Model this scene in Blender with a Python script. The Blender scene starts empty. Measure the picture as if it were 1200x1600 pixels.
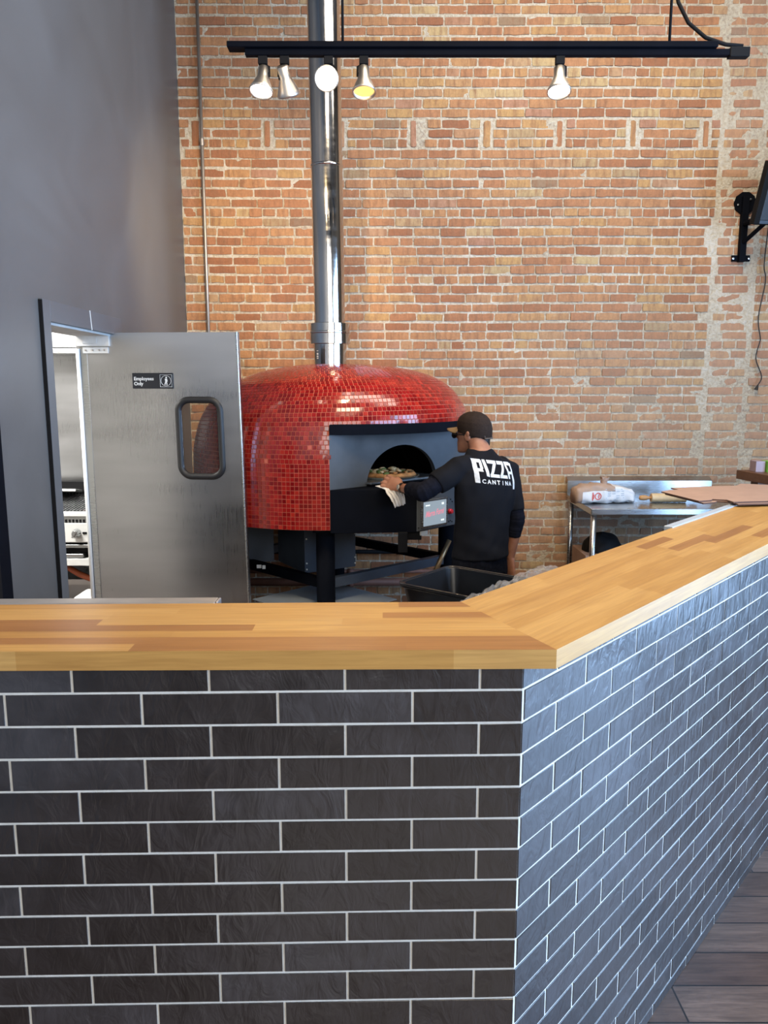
import bpy, math, random
from math import sin, cos, pi, sqrt, radians
from mathutils import Vector, Matrix, noise
from mathutils.bvhtree import BVHTree

# ------------------------------------------------------------------ camera, world, lights, exposure
SC = bpy.context.scene
COL = SC.collection
CAM_H = 1.81
cd = bpy.data.cameras.new('camera'); cam = bpy.data.objects.new('camera', cd); COL.objects.link(cam)
cam.location = (0, 0, CAM_H); cam.rotation_euler = (radians(90 - 9.1), 0, 0)
cd.sensor_fit = 'VERTICAL'; cd.sensor_height = 32.0; cd.lens = 24.0     # 1200 px focal length on 1600 px
cd.clip_start = 0.05; cd.clip_end = 100
SC.camera = cam
SC.view_settings.view_transform = 'Standard'; SC.view_settings.look = 'None'
SC.view_settings.gamma = 1.0; SC.view_settings.use_curve_mapping = False
SC.view_settings.exposure = 0.0
SC.cycles.use_denoising = True
SC.cycles.max_bounces = 8; SC.cycles.diffuse_bounces = 4; SC.cycles.glossy_bounces = 4
SC.cycles.caustics_reflective = False; SC.cycles.caustics_refractive = False
SC.cycles.sample_clamp_indirect = 6.0

w = bpy.data.worlds.new('world'); SC.world = w; w.use_nodes = True
wb = w.node_tree.nodes['Background']; wb.inputs[0].default_value = (.55, .74, 1, 1); wb.inputs[1].default_value = 1.2

def area(name, loc, target, sx, sy, col, power, spread=180):
    l = bpy.data.lights.new(name, 'AREA'); l.shape = 'RECTANGLE'; l.size = sx; l.size_y = sy
    l.color = col; l.energy = power; l.spread = radians(spread)
    o = bpy.data.objects.new(name, l); COL.objects.link(o); o.location = loc
    d = Vector(target) - Vector(loc); o.rotation_euler = d.to_track_quat('-Z', 'Y').to_euler()
    return o
# daylight behind the shop windows (right wall and street front behind the camera)
area('window_daylight_side', (4.40, .7, 1.8), (0, .7, 1.8), 5.8, 3.3, (.38, .62, 1.0), 800)
area('window_daylight_front', (1.3, -3.85, 3.0), (1.3, 0, 3.0), 4.8, 2.6, (1.0, .90, .76), 230)
area('ceiling_lamp_light_bar', (.6, 1.6, 4.9), (.6, 1.6, 0), 1.2, 1.2, (1.0, .80, .55), 130)
area('brick_wall_fill_light', (1.3, 3.9, 5.0), (1.3, 6.2, 2.2), 2.6, 1.0, (1.0, .90, .76), 95)  # unseen fill lamp added to brighten the bricks and work table
area('ceiling_lamp_light_kitchen', (-2.8, 4.4, 2.7), (-2.8, 4.4, 0), 1.0, 1.6, (1.0, .97, .92), 150)

# ------------------------------------------------------------------ helpers
def lerp(a, b, t): return a + (b - a) * t
def V(*a): return Vector(a)

def wm(o):
    m = o.matrix_basis.copy()
    while o.parent is not None:
        o = o.parent; m = o.matrix_basis @ m
    return m

class MB:
    def __init__(s): s.v = []; s.f = []; s.m = []; s.t = []
    def add(s, vs, fs, mi=0, tint=0.5):
        o = len(s.v); s.v += [tuple(x) for x in vs]
        for f in fs:
            s.f.append(tuple(i + o for i in f)); s.m.append(mi); s.t.append(tint)
        return s
    def box(s, c, size, mi=0, M=None, tint=.5):
        hx, hy, hz = [q / 2 for q in size]
        vs = [V(x, y, z) for z in (-hz, hz) for y in (-hy, hy) for x in (-hx, hx)]
        if M is not None: vs = [M @ q for q in vs]
        c = V(*c); vs = [q + c for q in vs]
        return s.add(vs, [(0, 2, 3, 1), (4, 5, 7, 6), (0, 1, 5, 4), (2, 6, 7, 3), (0, 4, 6, 2), (1, 3, 7, 5)], mi, tint)
    def bb(s, a, b, mi=0, tint=.5):
        return s.box([(a[i] + b[i]) / 2 for i in range(3)], [abs(b[i] - a[i]) for i in range(3)], mi, None, tint)
    def prism(s, poly, z0, z1, mi=0, tint=.5):
        n = len(poly)
        vs = [V(p[0], p[1], z0) for p in poly] + [V(p[0], p[1], z1) for p in poly]
        fs = [tuple(range(n - 1, -1, -1)), tuple(range(n, 2 * n))] + [(i, (i + 1) % n, n + (i + 1) % n, n + i) for i in range(n)]
        return s.add(vs, fs, mi, tint)
    def tube(s, pts, rad, n=12, mi=0, caps=True, tint=.5, ax=None):
        pts = [V(*p) for p in pts]; k = len(pts)
        rads = rad if isinstance(rad, (list, tuple)) else [rad] * k
        vs = []; up = None
        for i, p in enumerate(pts):
            d = (pts[min(i + 1, k - 1)] - pts[max(i - 1, 0)]).normalized()
            if up is None:
                up = V(0, 0, 1) if abs(d.z) < .9 else V(1, 0, 0)
                if ax is not None: up = V(*ax)
            a = d.cross(up).normalized(); up = a.cross(d).normalized()
            r = rads[i]; ra, rb = r if isinstance(r, (tuple, list)) else (r, r)
            for j in range(n):
                t = 2 * pi * j / n; vs.append(p + a * (ra * cos(t)) + up * (rb * sin(t)))
        fs = [(i * n + j, i * n + (j + 1) % n, (i + 1) * n + (j + 1) % n, (i + 1) * n + j) for i in range(k - 1) for j in range(n)]
        if caps: fs += [tuple(range(n - 1, -1, -1)), tuple(range((k - 1) * n, k * n))]
        return s.add(vs, fs, mi, tint)
    def lathe(s, prof, c, n=48, mi=0, M=None, caps=(False, False), tint=.5):
        c = V(*c); vs = []
        for r, z in prof:
            for j in range(n):
                t = 2 * pi * j / n; q = V(r * cos(t), r * sin(t), z)
                vs.append((M @ q if M is not None else q) + c)
        k = len(prof)
        fs = [(i * n + j, i * n + (j + 1) % n, (i + 1) * n + (j + 1) % n, (i + 1) * n + j) for i in range(k - 1) for j in range(n)]
        if caps[0]: fs.append(tuple(range(n - 1, -1, -1)))
        if caps[1]: fs.append(tuple(range((k - 1) * n, k * n)))
        return s.add(vs, fs, mi, tint)
    def loft(s, secs, n=28, mi=0):
        """secs: (center, axisA, axisB) full vectors -> ellipse rings"""
        vs = []
        for c, a, b in secs:
            c, a, b = V(*c), V(*a), V(*b)
            for j in range(n):
                t = 2 * pi * j / n; vs.append(c + a * cos(t) + b * sin(t))
        k = len(secs)
        fs = [(i * n + j, i * n + (j + 1) % n, (i + 1) * n + (j + 1) % n, (i + 1) * n + j) for i in range(k - 1) for j in range(n)]
        fs += [tuple(range(n - 1, -1, -1)), tuple(range((k - 1) * n, k * n))]
        return s.add(vs, fs, mi)
    def build(s, name, mats, parent=None, origin=None, bevel=0, smooth=False, rot=None, seg=2):
        me = bpy.data.meshes.new(name)
        if parent is not None: base = wm(parent)
        else: base = Matrix.Identity(4)
        if rot is not None or origin is not None:
            loc = Matrix.Translation(V(*(origin or (0, 0, 0)))) @ (rot.to_4x4() if rot is not None else Matrix.Identity(4))
        else: loc = base if parent is not None else Matrix.Identity(4)
        inv = loc.inverted()
        me.from_pydata([tuple(inv @ V(*q)) for q in s.v], [], s.f)
        if not isinstance(mats, (list, tuple)): mats = [mats]
        for m in mats: me.materials.append(m)
        me.polygons.foreach_set('material_index', s.m)
        at = me.attributes.new('tint', 'FLOAT', 'FACE'); at.data.foreach_set('value', s.t)
        if smooth: me.polygons.foreach_set('use_smooth', [True] * len(s.f))
        me.update()
        o = bpy.data.objects.new(name, me); COL.objects.link(o)
        if parent is not None:
            o.parent = parent; o.matrix_basis = base.inverted() @ loc
        else: o.matrix_basis = loc
        if bevel:
            b = o.modifiers.new('bevel', 'BEVEL'); b.width = bevel; b.segments = seg; b.limit_method = 'ANGLE'; b.angle_limit = radians(40)
            me.polygons.foreach_set('use_smooth', [True] * len(s.f))
            b.harden_normals = True
        return o

def tag(o, label=None, cat=None, group=None, kind=None):
    if label: o['label'] = label
    if cat: o['category'] = cat
    if group: o['group'] = group
    if kind: o['kind'] = kind
    return o
def thing(name, loc, label, cat, group=None, rotm=None):
    o = bpy.data.objects.new(name, None); COL.objects.link(o); o.empty_display_size = .1
    M = Matrix.Translation(V(*loc))
    if rotm is not None: M = M @ rotm.to_4x4()
    o.matrix_basis = M
    return tag(o, label, cat, group)
def struct(o): o['kind'] = 'structure'; return o

def evaluated(o, name):
    """bake modifiers of a temporary object into a plain mesh"""
    dg = bpy.context.evaluated_depsgraph_get(); dg.update()
    me = bpy.data.meshes.new_from_object(o.evaluated_get(dg)); me.name = name
    return me
def remeshed(mb, name, mat, parent, voxel, disp=None, smooth_it=4):
    o = mb.build(name + '_raw', mat)
    r = o.modifiers.new('r', 'REMESH'); r.mode = 'VOXEL'; r.voxel_size = voxel; r.use_smooth_shade = True
    sm = o.modifiers.new('s', 'SMOOTH'); sm.factor = .5; sm.iterations = smooth_it
    me = evaluated(o, name); bpy.data.objects.remove(o)
    if disp:
        nr = [v.normal.copy() for v in me.vertices]
        for v, n in zip(me.vertices, nr): v.co += n * disp(v.co)
    me.materials.clear(); me.materials.append(mat)
    me.polygons.foreach_set('use_smooth', [True] * len(me.polygons)); me.update()
    ob = bpy.data.objects.new(name, me); COL.objects.link(ob)
    if parent is not None:
        inv = wm(parent).inverted(); me.transform(inv); ob.parent = parent
    return ob

# ------------------------------------------------------------------ materials
class NT:
    def __init__(s, name):
        m = bpy.data.materials.new(name); m.use_nodes = True; s.mat = m; s.t = m.node_tree
        s.b = s.t.nodes['Principled BSDF']
    def n(s, typ, **kw):
        q = s.t.nodes.new(typ)
        for k, v in kw.items():
            if k.startswith('i_'): q.inputs[k[2:].replace('_', ' ')].default_value = v
            else: setattr(q, k, v)
        return q
    def l(s, a, b): s.t.links.new(a, b)
    def coord(s, scale=(1, 1, 1), which='Object'):
        c = s.n('ShaderNodeTexCoord'); m = s.n('ShaderNodeMapping'); m.inputs['Scale'].default_value = scale
        s.l(c.outputs[which], m.inputs[0]); return m.outputs[0]
    def noise(s, scale, detail=4, rough=.5, vec=None, dist=0):
        q = s.n('ShaderNodeTexNoise'); q.inputs['Scale'].default_value = scale; q.inputs['Detail'].default_value = detail
        q.inputs['Roughness'].default_value = rough; q.inputs['Distortion'].default_value = dist
        if vec is not None: s.l(vec, q.inputs['Vector'])
        return q.outputs['Fac']
    def ramp(s, fac, stops):
        q = s.n('ShaderNodeValToRGB'); e = q.color_ramp.elements
        while len(e) < len(stops): e.new(.5)
        for i, (p, c) in enumerate(stops):
            e[i].position = p; e[i].color = (*c, 1) if len(c) == 3 else c
        s.l(fac, q.inputs[0]); return q.outputs[0]
    def mix(s, fac, a, b, typ='MIX'):
        q = s.n('ShaderNodeMix', data_type='RGBA', blend_type=typ)
        for inp, val in ((q.inputs[0], fac), (q.inputs[6], a), (q.inputs[7], b)):
            if hasattr(val, 'is_linked'): s.l(val, inp)
            elif isinstance(val, (int, float)): inp.default_value = val
            else: inp.default_value = (*val, 1)
        return q.outputs[2]
    def math(s, op, a, b=0, clamp=False):
        q = s.n('ShaderNodeMath', operation=op, use_clamp=clamp)
        for inp, val in ((q.inputs[0], a), (q.inputs[1], b)):
            if hasattr(val, 'is_linked'): s.l(val, inp)
            else: inp.default_value = val
        return q.outputs[0]
    def tint(s):
        q = s.n('ShaderNodeAttribute', attribute_name='tint'); return q.outputs['Fac']
    def bump(s, h, strength=.3, dist=.01):
        q = s.n('ShaderNodeBump'); q.inputs['Strength'].default_value = strength; q.inputs['Distance'].default_value = dist
        s.l(h, q.inputs['Height']); s.l(q.outputs[0], s.b.inputs['Normal'])
    def set(s, col=None, rough=None, metal=None, spec=None, coat=None, emit=None, es=None):
        for k, v in (('Base Color', col), ('Roughness', rough), ('Metallic', metal), ('Specular IOR Level', spec), ('Coat Weight', coat)):
            if v is None: continue
            if hasattr(v, 'is_linked'): s.l(v, s.b.inputs[k])
            elif isinstance(v, (tuple, list)): s.b.inputs[k].default_value = (*v, 1)
            else: s.b.inputs[k].default_value = v
        if emit: s.b.inputs['Emission Color'].default_value = (*emit, 1); s.b.inputs['Emission Strength'].default_value = es or 1
        return s.mat

def plain(name, col, rough=.5, metal=0, var=.12, scale=8, bump=0, spec=None, coat=None):
    q = NT(name); f = q.noise(scale, 4, .6, q.coord())
    c = q.ramp(f, [(.3, tuple(x * (1 - var) for x in col)), (.7, tuple(min(1, x * (1 + var)) for x in col))])
    q.set(c, rough, metal, spec, coat)
    if bump: q.bump(f, bump, .004)
    return q.mat

def steel(name, col=(.55, .57, .58), rough=.28, brush=(1, 1, 40), metal=1, cloud=(1, 1, 1)):
    q = NT(name); v = q.coord(brush); f = q.noise(6, 5, .65, v); g = q.noise(1.6, 3, .5, q.coord(cloud))
    c = q.ramp(g, [(.25, tuple(x * .74 for x in col)), (.75, tuple(min(1, x * 1.1) for x in col))])
    r = q.math('ADD', q.math('MULTIPLY', f, .18), q.math('ADD', q.math('MULTIPLY', g, .2), rough - .18))
    q.set(c, r, metal); q.bump(f, .02, .001); return q.mat

def m_brick():
    q = NT('brick_clay'); t = q.tint(); ob = q.coord()
    base = q.ramp(t, [(0, (.30, .115, .055)), (.15, (.38, .16, .075)), (.4, (.43, .20, .095)), (.65, (.46, .235, .105)), (.8, (.48, .285, .115)), (.9, (.40, .20, .13)), (.96, (.50, .36, .18)), (1, (.24, .15, .10))])
    mott = q.noise(1, 3, .6, q.coord((30, 1, 7)))
    c = q.mix(q.math('MULTIPLY', q.math('SUBTRACT', mott, .44, True), 3.0, True), base, (.25, .115, .06), 'MIX')
    fine = q.noise(60, 4, .7, ob)
    c = q.mix(.35, c, q.ramp(fine, [(.3, (.32, .32, .32)), (.7, (.75, .75, .75))]), 'OVERLAY')
    # mortar wash: heavier low on the right part of the wall and on the bricked-up pier
    sx = q.n('ShaderNodeSeparateXYZ'); q.l(ob, sx.inputs[0])
    def ss(v, a, b):
        m = q.n('ShaderNodeMapRange', interpolation_type='SMOOTHSTEP'); q.l(v, m.inputs[0])
        m.inputs[1].default_value = a; m.inputs[2].default_value = b; return m.outputs[0]
    zone = q.math('MULTIPLY', ss(sx.outputs[0], .3, 2.1), ss(sx.outputs[2], 2.9, 1.4))
    pier = q.math('MULTIPLY', ss(sx.outputs[0], 2.5, 2.6), .6)
    low = q.math('MULTIPLY', ss(sx.outputs[2], 2.6, 1.2), .35)
    zz = q.math('MAXIMUM', q.math('MAXIMUM', zone, pier), low)
    n1 = q.noise(3.2, 5, .65, ob); n2 = q.noise(22, 4, .7, ob)
    nn = q.math('ADD', q.math('MULTIPLY', n1, .45), q.math('MULTIPLY', n2, .55))
    thr = q.math('SUBTRACT', .62, q.math('MULTIPLY', zz, .085))
    mask = q.math('MULTIPLY', q.math('SUBTRACT', nn, thr), 7, True)
    mask = q.math('MULTIPLY', mask, q.math('ADD', q.math('MULTIPLY', zz, .12), .42))
    c = q.mix(.12, c, (.34, .26, .19))
    c = q.mix(mask, c, (.58, .48, .34))
    c = q.mix(q.math('MULTIPLY', zone, .28), c, (.55, .46, .34))
    c = q.mix(q.math('MULTIPLY', pier, .30), c, (.55, .40, .33))
    q.set(c, .9, 0, .2); q.bump(q.math('ADD', q.math('MULTIPLY', fine, .5), mott), .9, .007); return q.mat
def m_mortar():
    q = NT('old_mortar'); ob = q.coord(); f = q.noise(45, 5, .7, ob); g = q.noise(2.5, 4, .6, ob)
    c = q.ramp(g, [(.3, (.50, .42, .32)), (.5, (.63, .55, .43)), (.7, (.73, .66, .54))])
    c = q.mix(.6, c, q.ramp(f, [(.32, (.18, .18, .18)), (.5, (.52, .52, .52)), (.68, (.78, .78, .78))]), 'OVERLAY')
    q.set(c, .95, 0, .1); q.bump(f, 1, .02); return q.mat
def m_tile():
    q = NT('glazed_dark_tile'); t = q.tint(); ob = q.coord()
    base = q.ramp(t, [(0, (.013, .0095, .0085)), (.5, (.019, .0145, .0135)), (.8, (.026, .0215, .021)), (1, (.038, .034, .035))])
    cl = q.noise(14, 5, .65, ob)
    c = q.mix(.6, base, q.ramp(cl, [(.3, (.22, .20, .19)), (.7, (.75, .74, .76))]), 'OVERLAY')
    wv = q.noise(26, 3, .55, q.coord((1, 1, .5)), 1.2)
    q.set(c, q.math('ADD', q.math('MULTIPLY', cl, .25), .22), 0, .85, .4); q.b.inputs['Coat Roughness'].default_value = .10; q.bump(wv, .55, .006); return q.mat
def m_wood(name, stops, grain=.5, rough=.32, sc=(1.6, 34, 34)):
    q = NT(name); t = q.tint(); base = q.ramp(t, stops)
    g = q.noise(3, 5, .6, q.coord(sc), .6); g2 = q.noise(1.5, 3, .5, q.coord((1.5, 8, 8)), 1.5)
    c = q.mix(grain, base, q.ramp(g, [(.3, (.34, .30, .26)), (.65, (.62, .62, .62))]), 'OVERLAY')
    c = q.mix(grain * .6, c, q.ramp(g2, [(.35, (.36, .30, .24)), (.6, (.56, .56, .56))]), 'OVERLAY')
    q.set(c, rough, 0, .45); q.bump(g, .04, .002); return q.mat
def m_mosaic():
    q = NT('red_mosaic_glass'); t = q.tint()
    c = q.ramp(t, [(0, (.15, .003, .004)), (.3, (.22, .006, .006)), (.7, (.29, .010, .009)), (.93, (.38, .025, .014)), (1, (.60, .16, .10))])
    q.set(c, .14, 0, .6, .25); q.bump(q.noise(40, 2, .5, q.coord()), .06, .002); return q.mat
def m_floor():
    q = NT('dark_plank_floor'); v = q.coord()
    br = q.n('ShaderNodeTexBrick'); q.l(v, br.inputs[0])
    br.inputs['Color1'].default_value = (.0, 0, 0, 1); br.inputs['Color2'].default_value = (1, 1, 1, 1); br.inputs['Mortar'].default_value = (.0, .0, .0, 1)
    br.inputs['Scale'].default_value = 1; br.inputs['Mortar Size'].default_value = .003; br.inputs['Brick Width'].default_value = 1.4; br.inputs['Row Height'].default_value = .14
    br.offset = .37
    g = q.noise(2.2, 6, .7, q.coord((2, 26, 1)), .8); k = q.noise(3, 4, .7, q.coord((1, 2.2, 1)), 1)
    base = q.ramp(br.outputs['Color'], [(0, (.085, .052, .038)), (1, (.15, .105, .080))])
    c = q.mix(.8, base, q.ramp(g, [(.3, (.22, .2, .2)), (.7, (.72, .7, .7))]), 'OVERLAY')
    c = q.mix(.6, c, q.ramp(k, [(.3, (.3, .28, .27)), (.7, (.7, .7, .7))]), 'OVERLAY')
    c = q.mix(br.outputs['Fac'], c, (.012, .009, .008))
    q.set(c, .30, 0, .6, .3); q.b.inputs['Coat Roughness'].default_value = .2; q.bump(g, .12, .003); return q.mat
def m_paint(name, col):
    q = NT(name); f = q.noise(1.3, 4, .6, q.coord(), 1.0); g = q.noise(90, 2, .5, q.coord())
    c = q.ramp(f, [(.3, tuple(x * .88 for x in col)), (.7, tuple(x * 1.14 for x in col))])
    q.set(c, q.math('ADD', q.math('MULTIPLY', f, .2), .34), 0, .5); q.bump(g, .06, .002); return q.mat
def m_emit(name, col, s):
    q = NT(name); q.set((0.02, 0.02, 0.02), .4, 0, emit=col, es=s); return q.mat
def m_glass(name, col=(.9, .95, .93), rough=.02, alpha=.22):
    q = NT(name); q.set(col, rough, 0); q.b.inputs['Alpha'].default_value = alpha; return q.mat
def m_tshirt():
    q = NT('black_cotton'); f = q.noise(200, 2, .5, q.coord()); g = q.noise(5, 3, .5, q.coord())
    q.set(q.ramp(g, [(.3, (.006, .0065, .009)), (.7, (.010, .011, .015))]), .9, 0, .12); q.bump(f, .12, .002)
    return q.mat
def m_skin():
    q = NT('skin'); g = q.noise(18, 4, .6, q.coord())
    q.set(q.ramp(g, [(.3, (.25, .105, .06)), (.7, (.36, .165, .10))]), .5, 0, .4); q.bump(q.noise(120, 3, .6, q.coord()), .12, .002)
    q.b.inputs['Subsurface Weight'].default_value = .06; q.b.inputs['Subsurface Radius'].default_value = (.01, .004, .002); return q.mat

M = dict(
    brick=m_brick(), mortar=m_mortar(), tile=m_tile(), grout=plain('pale_grout', (.60, .58, .53), .9, 0, .1, 30, .3),
    wood=m_wood('honey_butcher_block', [(0, (.28, .125, .035)), (.10, (.33, .155, .045)), (.2, (.42, .225, .060)), (.5, (.46, .255, .072)), (1, (.51, .30, .095))], .42, .36),
    edge=m_wood('honey_board_edge', [(0, (.34, .15, .04)), (.5, (.45, .24, .065)), (1, (.52, .30, .095))], .45, .38),
    mosaic=m_mosaic(), mgrout=plain('coral_grout', (.56, .14, .085), .8, 0, .15, 20),
    floor=m_floor(), grey=m_paint('slate_grey_paint', (.112, .116, .120)), trim=m_paint('slate_trim_paint', (.112, .122, .135)),
    black=plain('black_enamel', (.0035, .0045, .008), .7, 0, .2, 6, 0, .06), blackd=plain('matte_black', (.006, .006, .007), .7, 0, .12, 8, 0, .2),
    bluemetal=plain('slate_blue_metal', (.055, .072, .10), .42, .1, .2, 5),
    facade=plain('grey_face_plate', (.085, .095, .108), .5, .1, .25, 3, 0, .3),
    steel=steel('brushed_steel'), steelv=steel('brushed_steel_door', (.50, .505, .52), .30, (60, 60, 1), 1, (.5, .5, 2.6)),  # stretched tone bands stand in for reflected streaks in the door steel
    chrome=steel('polished_flue_steel', (.62, .60, .58), .10, (1, 1, 6)), nickel=steel('brushed_nickel', (.80, .72, .62), .38, (20, 20, 1)),
    galv=plain('galvanised_pipe', (.42, .38, .34), .4, .8), white=plain('white_plastic', (.75, .76, .74), .5, 0, .06),
    wall_off=plain('off_white_plaster', (.62, .61, .58), .8), ceil=plain('dark_ceiling', (.10, .10, .10), .9),
    shirt=m_tshirt(), skin=m_skin(), denim=plain('black_denim', (.007, .008, .012), .9, 0, .4, 60, .3, .05),
    cap=plain('dark_brown_twill', (.026, .018, .015), .9, 0, .2, 90, .1, .1), under=plain('navy_jersey', (.007, .008, .014), .9, 0, .25, 60, .2, .08),
    hair=plain('black_hair', (.010, .008, .007), .6, 0, .3, 80, .4), print=plain('white_print', (.62, .64, .66), .8, 0, .22, 25),
    rubber=plain('black_rubber', (.012, .012, .013), .5), glass=m_glass('door_glass', (.25, .22, .22), .03, .16),
    kraft=plain('brown_kraft_board', (.34, .215, .155), .8, 0, .08, 10), kedge=plain('dark_board_edge', (.11, .06, .045), .9),
    tub=plain('black_tub_plastic', (.006, .007, .010), .3, 0, .2, 8), cloth=plain('white_rag', (.66, .63, .60), .9, 0, .08, 40, .3),
    lit_tan=plain('lit_brim_tan', (.20, .13, .06), .7), brass=plain('worn_brass_tube', (.42, .30, .17), .35, .7),
    paper=plain('white_paper_sack', (.72, .72, .72), .75, 0, .10, 14, .4), paperb=plain('brown_paper_panel', (.40, .28, .21), .8, 0, .1, 14, .4),
    redink=plain('red_ink', (.62, .10, .09), .7), blueink=plain('grey_blue_ink', (.42, .47, .52), .7),
    pin=plain('maple_roller', (.72, .55, .32), .45, 0, .1, 20), pinh=plain('dark_maple_handle', (.55, .30, .12), .4, 0, .15, 20),
    walnut=m_wood('dark_walnut', [(0, (.10, .045, .025)), (1, (.17, .085, .045))], .5, .5),
    green=plain('lime_green_card', (.22, .55, .08), .5), greend=plain('dark_green_card', (.06, .17, .03), .5), lilac=plain('mauve_card', (.36, .28, .32), .6),
    crust=plain('baked_crust', (.42, .20, .07), .8, 0, .45, 40, .6), cheese=plain('melted_cheese', (.74, .55, .30), .5, 0, .2, 50, .4),
    leaf=plain('basil_green', (.12, .18, .05), .6), copper=plain('rusty_gas_pipe', (.24, .12, .09), .6, .2), hose=plain('red_gas_hose', (.42, .10, .04), .5),
    screen=m_emit('display_glow', (.55, .68, .80), .55), pink=m_emit('pink_display_script', (1, .35, .45), .8), uiw=m_emit('display_white_icon', (.9, 1, 1), 1.1),
    bulb=m_emit('lit_bulb', (1, .90, .74), 28), dimbulb=m_emit('amber_reflector', (1, .62, .18), 1.6), redbtn=plain('red_button', (.6, .02, .03), .25),
    signk=plain('black_sign', (.010, .012, .018), .35), signw=plain('white_lettering', (.72, .74, .74), .5), tvs=plain('dark_screen', (.05, .06, .075), .25),
    sand=plain('flat_black', (.003, .0025, .0025), 1, 0, .1, 8, 0, 0), tin=plain('aluminium_tray', (.62, .66, .64), .3, .8), watch=plain('watch_face', (.45, .42, .36), .2, .6),
    meat=plain('pinkish_meat', (.45, .26, .25), .6, 0, .4, 60), plasticw=m_glass('clear_crinkled_film', (.50, .52, .58), .08, .20),
)
M['tray'] = plain('sky_tinted_metal', (.48, .57, .68), .3, .2, .1, 6)  # blue-white base stands in for sky reflected by the oven's drip tray
M['capstrap'] = plain('grey_brown_strap', (.075, .06, .052), .7)
M['ledge'] = plain('brushed_ledge_metal', (.42, .40, .39), .38, .6, .1, 10)

# ------------------------------------------------------------------ the room
YW, XL, XR, YF, ZC = 6.20, -1.55, 4.1, -3.5, 5.3
struct(MB().bb((-4.1, YF - .2, -.1), (XR + .2, YW + .3, 0)).build('floor', M['floor']))
struct(MB().bb((XL - .2, YF - .2, ZC), (XR + .2, YW + .3, ZC + .1)).build('ceiling', M['ceil']))

# left wall with the kitchen doorway (Y 3.67 - 4.53) and a dark recess nearer the camera
lw = MB()
DY0, DY1, DZ = 3.628, 4.52, 2.117
lw.bb((XL - .2, YF, 0), (XL, DY0, ZC)); lw.bb((XL - .2, DY1, 0), (XL, YW, ZC)); lw.bb((XL - .2, DY0, DZ), (XL, DY1, ZC))
struct(lw.build('wall_left', M['grey']))
tr = MB()
TH = .018
tr.bb((XL + .0015, DY0 - .078, 0), (XL + TH, DY0, DZ + .095)); tr.bb((XL + .0015, DY0, DZ), (XL + TH, DY1 + .078, DZ + .095)); tr.bb((XL + .0015, DY1, 0), (XL + TH, DY1 + .078, DZ))
tr0 = struct(tr.build('trim_1', M['trim'], bevel=.002))
MB().bb((XL + .0015, DY0 - .084, 0), (XL + TH, DY0 - .0785, DZ + .09)).build('casing_shade_strip', M['blackd'], tr0)  # black strip standing in for shade on the casing's near side
MB().box((XL + TH + .001, 4.12, DZ + .047), (.003, .006, .10), M=Matrix.Rotation(radians(9), 3, 'X')).build('joint_gap', M['white'], tr0)
jb = MB(); jb.bb((XL - .2, DY0, 0), (XL - .004, DY0 + .012, DZ)); jb.bb((XL - .2, DY1 - .012, 0), (XL - .004, DY1, DZ)); jb.bb((XL - .2, DY0, DZ - .012), (XL - .004, DY1, DZ))
struct(jb.build('trim_2', M['wall_off']))
# black door leaf on the left wall nearest the camera
d2 = struct(MB().bb((XL + .001, 2.2, 0), (XL + .03, 3.06, 1.75)).build('door_2', M['black'], bevel=.003))
d2f = MB(); d2f.bb((XL + .03, 2.30, .15), (XL + .036, 2.96, 1.65)); d2f.build('door_panel', M['blackd'], d2)

# right wall with the big shop windows
rw = MB(); WY0, WY1, WZ0, WZ1 = -2.2, 3.6, .12, 3.5
rw.bb((XR, YF, 0), (XR + .2, WY0, ZC)); rw.bb((XR, WY1, 0), (XR + .2, YW, ZC)); rw.bb((XR, WY0, 0), (XR + .2, WY1, WZ0)); rw.bb((XR, WY0, WZ1), (XR + .2, WY1, ZC))
struct(rw.build('wall_right', M['grey']))
wf = MB()
for k in range(5):
    y = lerp(WY0, WY1, k / 4); wf.bb((XR + .04, y - .03, WZ0), (XR + .12, y + .03, WZ1))
for z in (WZ0, 2.6, WZ1): wf.bb((XR + .04, WY0, z - .03), (XR + .12, WY1, z + .03))
struct(wf.build('window_1', M['black']))
fw = MB(); FX0, FX1, FZ0, FZ1 = -1.2, 3.8, 1.6, 4.4
fw.bb((XL - .2, YF - .2, 0), (FX0, YF, ZC)); fw.bb((FX1, YF - .2, 0), (XR + .2, YF, ZC)); fw.bb((FX0, YF - .2, 0), (FX1, YF, FZ0)); fw.bb((FX0, YF - .2, FZ1), (FX1, YF, ZC))
struct(fw.build('wall_front', M['grey']))
wf = MB()
for k in range(4):
    x = lerp(FX0, FX1, k / 3); wf.bb((x - .035, YF - .14, FZ0), (x + .035, YF - .06, FZ1))
for z in (FZ0, 3.5, FZ1): wf.bb((FX0, YF - .14, z - .03), (FX1, YF - .06, z + .03))
struct(wf.build('window_2', M['black']))

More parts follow.
